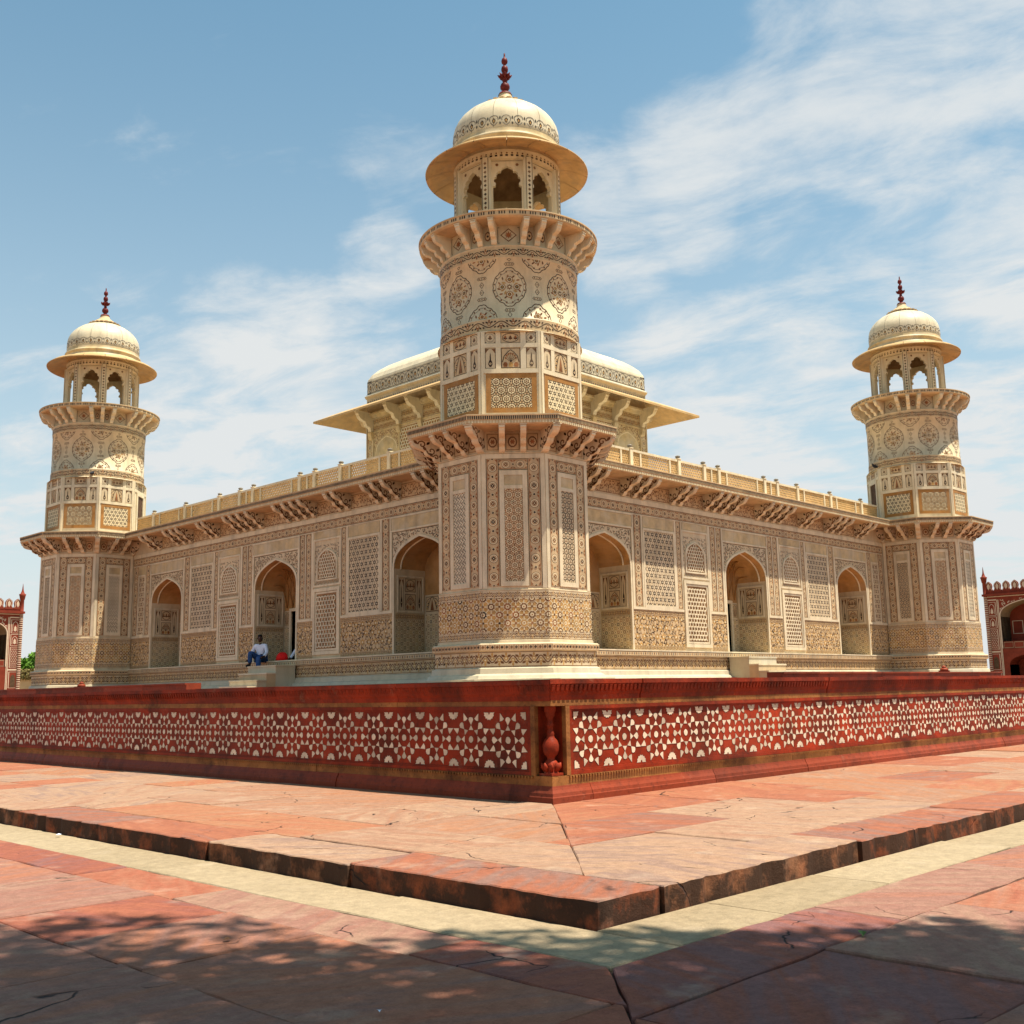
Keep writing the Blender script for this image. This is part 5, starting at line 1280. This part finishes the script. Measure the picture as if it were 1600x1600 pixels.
# ================================================================== GATEWAYS
def gateway():
    t = thing('gateway', 'x', 'gateway', group='red sandstone gateways')
    st = Set(); GW = 12.0; ZC = 8.75
    bays = [(-7.9, 2.55, 3.7, 3.0, 6.6, 1.55), (7.9, 2.55, 3.7, 3.0, 6.6, 1.55)]
    st.part('wall', MB().box(-GW+.2, GW-.2, 2.5, 6, -.95, ZC, 'gate_red'))
    # front skin with real openings
    def skin(a, b, c, d): st.part('pier', MB().box(a, b, 0, 2.5, c, d, 'gate_red'))
    skin(-GW+.15, -10.5, -.95, ZC); skin(10.5, GW-.15, -.95, ZC); skin(-5.3, -4.2, -.95, ZC); skin(4.2, 5.3, -.95, ZC)
    for u, w, z0, sp, s2, h in [(-7.9, 2.6, 3.3, 0, 6.6, 1.6), (7.9, 2.6, 3.3, 0, 6.6, 1.6), (-7.9, 2.1, -.95, 0, 1.7, 1.05), (7.9, 2.1, -.95, 0, 1.7, 1.05), (0, 3.9, -.95, 0, 5.6, 2.6)]:
        topz = {3.3: ZC}.get(z0, 2.9 if u else ZC)
        ap = arch_pts(w, s2, h); m_ = MB()
        m_.quad([(u+x, 0, z) for x, z in ap]+[(u+w, 0, topz), (u-w, 0, topz)], 'gate_red')
        if w < 2.5: m_.box(u-2.6, u-w, 0, 2.5, z0, topz, 'gate_red'); m_.box(u+w, u+2.6, 0, 2.5, z0, topz, 'gate_red'); m_.box(u-2.6, u+2.6, .02, 2.5, 2.9, 3.3, 'gate_red')
        if u == 0: m_.box(-4.2, -w, 0, 2.5, z0, topz, 'gate_red'); m_.box(w, 4.2, 0, 2.5, z0, topz, 'gate_red')
        st.part('arch_head', m_)
        e = [(u-w, z0)]+[(u+x, z) for x, z in ap]+[(u+w, z0)]; n = len(e); v = MB()
        v.add([(x, 0, z) for x, z in e]+[(x, 2.5, z) for x, z in e], [(i+1, i, n+i, n+i+1) for i in range(n-1)], 'gate_vault' if z0 > 0 else 'gate_red'); st.part('arch_vault', v)
        if z0 > 0 or u == 0:
            sc = p_curls(2*w, h+1.2, .55, lambda x, z, w=w, s2=s2, h=h: z+s2-.3 > arch_y(w, s2, h, x-w)+.15 and z+s2-.3 < ZC-.35, 4, 'gate_white', 'gate_white').move(u-w, s2-.3)
            st.part('spandrel_inlay', sc.to(MB(), .02), kind='stuff')
            st.part('arch_line', Pat().stroke([(u+x*1.02, z+.05) for x, z in [(-w, z0)]+ap+[(w, z0)]], .10, 'gate_white').to(MB(), .03))
        if z0 > 0:
            st.part('railing', MB().box(u-w, u+w, .10, .25, z0, z0+.75, 'gate_red'))
            P = Pat()
            for i in range(5): P.stroke([(u-w+i*1.04+.08, z0+.1), (u-w+i*1.04+.96, z0+.1), (u-w+i*1.04+.96, z0+.66), (u-w+i*1.04+.08, z0+.66)], .07, 'gate_vault', 0, True)
            st.part('railing_lines', P.to(MB(), -.095))
            P = Pat()
            for i in range(4): P.stroke([(u-w+.25+i*1.25, 4.9), (u-w+1.25+i*1.25, 4.9), (u-w+1.25+i*1.25, 6.2), (u-w+.25+i*1.25, 6.2)], .10, 'gate_white', 0, True)
            st.part('niche_lines', P.to(MB(), -2.48))
        elif u:
            P = Pat(); P.stroke([(u-.9, -.5), (u-.9, 1.0), (u+.9, 1.0), (u+.9, -.5)], .09, 'gate_white', 0); st.part('door_lines', P.to(MB(), -2.48))
    # white lines and stacked panels of the end piers
    for sg in (-1, 1):
        P = Pat()
        for u in (10.62, 10.74): P.rect(sg*u-.04, -.9, sg*u+.04, 8.35, 'gate_white', 0)
        P.rect(sg*11.3-.55, 8.28, sg*11.3+.5, 8.4, 'gate_white', 0); P.rect(sg*11.3-.55, 2.95, sg*11.3+.5, 3.1, 'gate_white', 0)
        for z0, z1 in ((6.75, 8.1), (5.45, 6.6), (3.25, 5.3), (1.2, 2.8), (-.6, 1.0)):
            u = sg*11.32; P.stroke([(u-.4, z0), (u+.4, z0), (u+.4, z1), (u-.4, z1)], .08, 'gate_white', 0, True)
            if z0 > 5.4:
                P.stroke([(u+x, z) for x, z in [(-.26, z0+.15)]+arch_pts(.26, z1-.6, .42, 5)+[(.26, z0+.15)]], .05, 'gate_white', 0); P.tear(u, z0+.14, PI/2, .62, .24, 'gate_white', 1); P.ngon(u, z0+.32, .15, 8, 'gate_white', 1)
            elif z0 > 3: P.join(p_star6(.66, 1.9, .2, ('gate_white', 'gate_red', 'gate_red')).move(u-.33, 3.33))
            elif z0 > 1: P.poly([(u+x, z) for x, z in [(-.25, z0+.1)]+arch_pts(.25, z1-.75, .5, 5)+[(.25, z0+.1)]][::-1], 'opening_shade', 1)  # niche opening drawn flat, its shade put into the dark colour
        st.part('pier_inlay', P.to(MB(), .02), kind='stuff')
        # corner shaft and pinnacle
        sh = MB(); prof = [(.17, -.95)]
        for i in range(44): z = -.9+i*.22; prof += [(.19, z), (.19, z+.10), (.16, z+.11), (.16, z+.21)]
        sh.lathe(prof, 10, 'gate_red'); sh.m = ['gate_white' if (i//10) % 4 == 1 else 'gate_red' for i in range(len(sh.f))]
        sh.lathe([(.16, 8.7), (.26, 8.75), (.26, 8.85), (.19, 8.9), (.19, 10.15), (.24, 10.2), (.30, 10.55), (.36, 10.75), (.22, 10.8), (.14, 11.0), (.08, 11.2), (.05, 11.5), (.01, 11.85)], 10, 'gate_red')
        st.part('corner_shaft', sh, M=T((sg*11.86, -.05, 0)))
    st.part('cornice', MB().box(-GW-.1, GW+.1, -.35, .3, ZC, ZC+.22, 'gate_red'))
    st.part('cornice_line', MB().box(-GW+.2, GW-.2, -.05, .01, ZC-.12, ZC-.04, 'gate_white'))
    st.part('parapet_base', MB().box(-GW+.2, GW-.2, -.02, .25, ZC+.2, ZC+.42, 'gate_red'))
    mer = [(-.42, 0), (.42, 0), (.42, .12), (.30, .35), (.36, .62), (.30, .85), (.12, 1.02), (0, 1.10), (-.12, 1.02), (-.30, .85), (-.36, .62), (-.30, .35), (-.42, .12)]
    mm = MB().prism(mer, lambda a, b, t: (a, -t, b), -.15, .05, 'gate_red')
    Pat().stroke([(x*.8, .08+z*.86) for x, z in mer[2:]], .055, 'gate_white', 0).tear(0, .2, PI/2, .7, .3, 'gate_white', 0).to(mm, .06)
    mme = mm.mesh('merlon')
    k = int(2*(GW-.5)/.86)
    for i in range(k+1): st.part('merlon', mme, M=T((-GW+.55+i*(2*GW-1.1)/k, 0, ZC+.42)))
    st.put(t, Matrix())
    return t
g1 = gateway(); g1.location = (12.5, 95, 0); g1['label'] = 'sunlit red sandstone gateway edge with white inlay at the far left'
g2 = copy_tree(g1); g2.location = (95, 12.5, 0); g2.rotation_euler = (0, 0, -PI/2); g2['label'] = 'shaded dark red gateway with pointed arches beyond the right tower'

# boundary wall, creeper, far tree
bw = thing('boundary_wall', 'plain tan garden wall beyond the left tower', 'wall', (40, 128, -.9))
obj('wall_face', MB().box(-16, 20, 0, .6, 0, 4.4, 'tan_wall'), bw); obj('coping', MB().box(-16, 20, -.12, .7, 4.4, 4.6, 'tan_wall'), bw)
def leaves(mb, n, gen, size, mat, R):
    for _ in range(n):
        p, sc = gen(R); a, b = R.uniform(0, 2*PI), math.acos(R.uniform(-1, 1)); d = Vector((math.sin(b)*math.cos(a), math.sin(b)*math.sin(a), math.cos(b)))
        e = d.orthogonal().normalized(); e.rotate(Matrix.Rotation(R.uniform(0, 6.28), 3, d)); f = d.cross(e); s = size*sc*R.uniform(.6, 1.35); p = Vector(p)
        mb.add([p-e*s, p+f*s*.42, p+e*s, p-f*s*.42], [(0, 1, 2, 3)], mat)
    return mb
def tree(name, label, loc, clumps, n, size, mat, trunk, limbs, R):
    t = thing(name, label, 'tree', loc)
    mb = MB().tube(trunk[0], trunk[1], 'bark', 10)
    for l in limbs: mb.tube(l[0], l[1], 'bark', 7)
    obj('trunk', mb, t)
    tot = sum(c[3]**2 for c in clumps)
    mb = MB()
    for x, y, z, r in clumps:
        def gen(R, x=x, y=y, z=z, r=r):
            while True:
                v = Vector((R.uniform(-1, 1), R.uniform(-1, 1), R.uniform(-1, 1)))
                if .1 < v.length < 1: break
            v = v.normalized()*v.length**.5; return (x+v.x*r, y+v.y*r, z+v.z*r*.75), 1
        leaves(mb, int(n*r*r/tot), gen, size, mat, R)
    obj('crown', mb, t)
    return t
R2 = random.Random(8)
cl = [(R2.uniform(-3, 3.2), R2.uniform(-2, 2), 4.4+R2.uniform(-.4, 3.2), R2.uniform(.8, 1.5)) for _ in range(22)]
cl = [(x, y, min(z, 8.0-abs(x-1)*.75), r) for x, y, z, r in cl]
tree('leafy_tree', 'bright green leafy tree behind the wall, between left tower and gateway', (42.5, 133, -.9), cl, 9000, .26, 'leaf', ([(0, 0, 0), (.1, 0, 2), (0, .1, 4.5)], [.3, .22, .12]), [([(0, 0, 2.2), (1, .3, 3.6), (2, .4, 5)], [.14, .1, .05]), ([(0, 0, 2.5), (-1, -.2, 3.8), (-1.8, 0, 5)], [.14, .1, .05])], R2)
ck = thing('creeper_hedge', 'dry brown-green creeper hanging over the top of the tan wall', 'hedge', (40, 127.8, 3.0))
mb = MB()
def gen_h(R): return (R.uniform(-12, 14), R.uniform(-.5, .9), R.uniform(-.35, 1.0)), 1
leaves(mb, 7000, gen_h, .22, 'dry_creeper', R2); obj('foliage', mb, ck)
mb = MB()
for i in range(30): x = -12+i*.9; mb.tube([(x, .2, -.3), (x+.2, .1, .4), (x+.1, .2, 1.0)], [.05, .04, .02], 'bark', 5)
obj('stems', mb, ck)

# ================================================================== SHADE TREE behind the photographer
sx, sy = SUN.x/SUN.z, SUN.y/SUN.z
R3 = random.Random(17)
cl = []
def over(gx, gy, h, r):      # clump whose shadow falls at (gx, gy) measured from the plinth corner
    z = ZL+h; cl.append((gx-A0+sx*h, gy-A0+sy*h, z, r))
for i in range(80):
    u = R3.uniform(-1, 1)
    # band of shade along the front edge, deeper behind
    px_, py_ = (-1.95-4.4*u, -1.95+4.4*u)
    d = R3.uniform(.75, 4.2)+.12-.62*max(0, u); over(px_-d*.71, py_-d*.71, R3.uniform(5.5, 8.2), R3.uniform(.55, 1.0))
for i in range(26):
    u = R3.uniform(-.75, -.02); d = R3.uniform(1.2, 2.5); over(-1.95-4.4*u-d*.71, -1.95+4.4*u-d*.71, R3.uniform(5.5, 8), R3.uniform(.5, .8))
base = (-A0-7.2, -A0-8.4, ZL)
trk = [(0, 0, 0), (.15, .1, 1.6), (.1, .3, 3.2), (.4, .5, 4.6), (.8, .8, 6.2)]
limbs = []
cl2 = [(x-base[0], y-base[1], z-base[2], r) for x, y, z, r in cl]
for i, (x, y, z, r) in enumerate(cl2):
    if i % 3 == 0:
        s_ = Vector((.1, .3, 3.2+R3.uniform(0, 1))); e = Vector((x, y, z-.2)); m_ = s_.lerp(e, .5)+Vector((0, 0, .5)); limbs.append(([s_, m_, e], [.09, .06, .025]))
tree('shade_tree', 'leafy shade tree standing over the paving beside the photographer', base, cl2, 54000, .085, 'leaf_near', (trk, [.28, .24, .2, .15, .08]), limbs, R3)

# ================================================================== PEOPLE
def skin_mesh(name, joints, edges, mat, parent, sub=2, root=0):
    me = bpy.data.meshes.new(name); me.from_pydata([j[0] for j in joints], edges, []); o = bpy.data.objects.new(name, me); COL.objects.link(o); o.parent = parent
    md = o.modifiers.new('skin', 'SKIN'); md.use_smooth_shade = True
    for i, j in enumerate(joints):
        r = j[1]; me.skin_vertices[0].data[i].radius = r if isinstance(r, tuple) else (r, r)
        me.skin_vertices[0].data[i].use_root = (i == root)
    sm = o.modifiers.new('sub', 'SUBSURF'); sm.levels = sub; sm.render_levels = sub
    me.materials.append(MATS[mat]); return o
def chain(*idx): return [(a, b) for a, b in zip(idx, idx[1:])]
def person(label, M, arm=None):
    """sitting on a ledge; local -y is outward, seat at z=0, x to the viewer's right"""
    t = thing('person', label, 'person', group='people sitting in the niche'); t.matrix_world = M
    # one continuous body under the clothes: legs, trunk, arms, neck
    J = [((0, .02, .10), (.15, .12)), ((0, .03, .26), (.135, .105)), ((0, .0, .42), (.155, .11)), ((.0, -.02, .53), (.10, .08)), ((0, -.035, .60), (.05, .055)),
         ((-.10, .0, .09), .095), ((-.16, -.36, .30), .07), ((-.19, -.32, -.08), .05), ((-.19, -.40, -.13), .042), ((-.19, -.49, -.135), .03),
         ((.10, .0, .09), .095), ((.20, -.42, .10), .072), ((.22, -.46, -.28), .052), ((.22, -.50, -.36), .042), ((.22, -.62, -.37), .032),
         ((-.19, -.01, .50), .065), ((-.30, -.06, .26), .05), ((-.27, -.24, .06), .038), ((-.26, -.30, .03), .03),
         ((.19, -.01, .50), .065), ((.29, -.08, .28), .05), ((.31, -.28, .14), .038), ((.31, -.34, .12), .03)]
    if arm:
        for i, p in arm.items(): J[i] = (p, J[i][1])
    E_ = chain(0, 1, 2, 3, 4)+[(0, 5)]+chain(5, 6, 7, 8, 9)+[(0, 10)]+chain(10, 11, 12, 13, 14)+[(2, 15)]+chain(15, 16, 17, 18)+[(2, 19)]+chain(19, 20, 21, 22)
    inner = {0: .6, 1: .62, 2: .66, 3: .6, 15: .6, 16: .72, 19: .6, 20: .72, 5: .7, 6: .75, 10: .7, 11: .75}
    skin_mesh('body', [(p, (tuple(a*inner.get(i, 1) for a in r) if isinstance(r, tuple) else r*inner.get(i, 1))) for i, (p, r) in enumerate(J)], E_, 'skin', t)
    up = lambda r: tuple(a+.012 for a in r) if isinstance(r, tuple) else r+.012
    S_ = [0, 1, 2, 3, 15, 16, 17, 19, 20, 21]; ix = {a: i for i, a in enumerate(S_)}
    sj = [(J[i][0], up(J[i][1])) for i in S_]; sj[ix[3]] = ((0, -.015, .545), (.085, .075))
    skin_mesh('shirt', sj, [(ix[a], ix[b]) for a, b in [(0, 1), (1, 2), (2, 3), (2, 15), (15, 16), (16, 17), (2, 19), (19, 20), (20, 21)]], 'shirt', t)
    S_ = [0, 5, 6, 7, 10, 11, 12]; ix = {a: i for i, a in enumerate(S_)}; pj = [(J[i][0], up(up(J[i][1]))) for i in S_]; pj[0] = ((0, .02, .08), (.165, .135))
    skin_mesh('trousers', pj, [(ix[a], ix[b]) for a, b in [(0, 5), (5, 6), (6, 7), (0, 10), (10, 11), (11, 12)]], 'jeans', t)
    for x, y, z in ((-.19, -.40, -.145), (.22, -.53, -.375)):
        sh = MB().lathe([(.001, -.035), (.05, -.035), (.055, -.01), (.045, .03), (.02, .045), (.001, .05)], 12, 'shoe'); sh.v = [(a, b*2.3-.02, c) for a, b, c in sh.v]; obj('shoe', sh, t, T((x, y, z)))
    # head with face, turned to the right
    hd = MB(); n = 18; prof = [(.001, -.125), (.035, -.12), (.058, -.095), (.068, -.06), (.074, -.02), (.077, .02), (.076, .06), (.066, .095), (.045, .118), (.001, .125)]
    hd.lathe(prof, n, 'skin'); hd.v = [(a*.95, b*1.15-(.012 if c < -.05 else 0), c) for a, b, c in hd.v]
    hd.tube([(0, -.08, .02), (0, -.102, -.01), (0, -.098, -.025)], [.010, .014, .012], 'skin', 6)
    for s_ in (-1, 1): hd.tube([(s_*.07, .01, -.02), (s_*.082, .015, .0), (s_*.078, .015, .022)], [.012, .016, .01], 'skin', 6); hd.tube([(s_*.028-.008, -.083, .012), (s_*.028+.008, -.083, .012)], [.007, .007], 'shirt', 6); hd.tube([(s_*.028-.004, -.089, .012), (s_*.028+.004, -.089, .012)], [.004, .004], 'hair', 6)
    hd.tube([(-.022, -.083, -.058), (0, -.092, -.06), (.022, -.083, -.058)], [.005, .007, .005], 'hair', 6)
    HM = T((0.0, -.05, .735)) @ Matrix.Rotation(rad(38), 4, 'Z') @ Matrix.Rotation(rad(-6), 4, 'X')
    h = obj('head', hd, t, HM)
    hr = MB(); hr.lathe([(.079, .035), (.083, .065), (.074, .102), (.05, .13), (.001, .138)], n, 'hair'); hr.v = [(a*.97, b*1.16+.010, c+(.0 if b < 0 else -.05*(1-max(0, (c-.05)/.09)))) for a, b, c in hr.v]
    obj('hair', hr, h)
    # hands: palm with five bent fingers
    for s_, bx in ((-1, J[18][0]), (1, J[22][0])):
        hm = MB(); x, y, z = bx
        hm.tube([(x, y+.02, z+.008), (x, y-.03, z), (x, y-.075, z-.012)], [.026, .038, .034], 'skin', 8)
        for k, (dx, L_) in enumerate(((-.03, .062), (-.010, .075), (.010, .070), (.029, .055))):
            hm.tube([(x+dx*.9, y-.07, z-.01), (x+dx*1.05, y-.07-L_*.55, z-.018), (x+dx*1.05, y-.07-L_*.85, z-.045)], [.0095, .009, .0065], 'skin', 6)
        hm.tube([(x-s_*.028, y-.015, z), (x-s_*.055, y-.045, z-.01), (x-s_*.058, y-.075, z-.022)], [.012, .010, .007], 'skin', 6)
        obj('hand', hm, t)
    return t
WL = T((.85, 12.5, 0)) @ RZ(-PI/2)       # frame of the left wall: x right, -y outward
person('man in white shirt and blue jeans sitting on the steps', WL @ T((-.32, -.34, 1.10)) @ RZ(rad(24)) @ Matrix.Scale(1.06, 4))
person('person half hidden behind the niche jamb, only a white sleeve and arm showing', WL @ T((1.08, .42, 1.10)) @ RZ(PI), {20: (.29, .12, .28), 21: (.33, .27, .07), 22: (.33, .33, .04)})
bg = MB(); seg = 20
prof = [(.001, 0), (.20, 0), (.245, .03), (.25, .09), (.235, .16), (.20, .215), (.15, .25), (.09, .268), (.001, .275)]
bg.lathe(prof, seg, 'red_cloth')
RB_ = random.Random(2); bg.v = [(x*(1+.10*math.sin(5*math.atan2(y, x)+z*9)), y*.75*(1+.10*math.sin(4*math.atan2(y, x)+1)), z*(1+.06*math.sin(3*math.atan2(y, x)))) for x, y, z in bg.v]
t = thing('bag', 'bright red cloth bag lying on the ledge right of the seated man', 'bag'); t.matrix_world = WL @ T((.52, -.02, 1.10))
obj('sack', bg, t); obj('bag_flap', MB().tube([(-.33, -.03, .02), (-.22, -.05, .05), (-.12, -.10, .09)], [.025, .05, .06], 'red_cloth', 8), t); obj('bag_strap', MB().tube([(.02, -.05, .265), (.15, -.08, .22), (.24, -.06, .10), (.27, 0, .02)], [.015]*4, 'red_cloth', 6), t)

# ================================================================== BIRDS AND LITTER
def bird(label, loc, rz):
    t = thing('pigeon', label, 'bird', loc, rz, 'pigeons on the towers')
    b = MB().tube([(-.17, 0, .07), (-.08, 0, .10), (.02, 0, .13), (.09, 0, .17), (.12, 0, .22), (.15, 0, .225)], [.012, .05, .065, .05, .034, .01], 'bird', 8); obj('body', b, t)
    obj('tail', MB().add([(-.15, -.03, .075), (-.28, -.045, .04), (-.28, .045, .04), (-.15, .03, .075), (-.28, 0, .055)], [(0, 1, 4), (0, 4, 3), (4, 2, 3), (1, 2, 4)], 'bird'), t)
    for s_ in (-1, 1): obj('leg', MB().tube([(.0, s_*.025, .08), (.01, s_*.025, .0)], [.007, .006], 'bird', 5), t)
bird('dark pigeon on the upper ledge of the left tower, outer one', (-1.55, 24.05, 9.02), 2.0)
bird('dark pigeon on the upper ledge of the left tower, nearer the middle', (-1.0, 23.35, 9.05), .6)
bird('dark pigeon perched above the roof doorway of the right tower', (23.25, .95, 9.04), 2.6)
bird('dark pigeon on the upper ledge of the right tower', (23.6, -1.0, 9.05), 4.0)
lf = MB().add([(-.03, 0, .004), (0, -.014, .012), (.035, 0, .008), (0, .016, .016), (.0, 0, .006), (-.05, .004, .002)], [(0, 1, 4), (1, 2, 4), (2, 3, 4), (3, 0, 4), (0, 4, 5)], 'leaf')
o = obj('fallen_leaf', lf); o.location = (-16.82, -18.09, ZL+.002); o.rotation_euler = (0, 0, .5); tag(o, 'small green leaf lying on the shaded paving at the right', 'leaf')
def scrap(label, x, y, s, m):
    R = random.Random(int(x*100)); mb = MB(); vs = []
    for i in range(7): a = 2*PI*i/7; r = s*R.uniform(.6, 1.1); vs.append((r*math.cos(a), r*math.sin(a)*.7, R.uniform(.002, .012)))
    vs.append((0, 0, s*.7)); mb.add(vs, [(i, (i+1) % 7, 7) for i in range(7)], m); o = obj('paper_scrap' if m != 'brown' else 'dry_leaf', mb); o.location = (x, y, ZL); tag(o, label, 'litter')
scrap('crumpled white paper scrap on the pale strip at the left', -17.39, -12.93, .022, 'shirt')
scrap('tiny white scrap on the shaded paving, bottom middle', -18.49, -17.54, .011, 'shirt')
scrap('curled dark dry leaf on the shaded paving at the left', -18.29, -16.44, .02, 'brown')
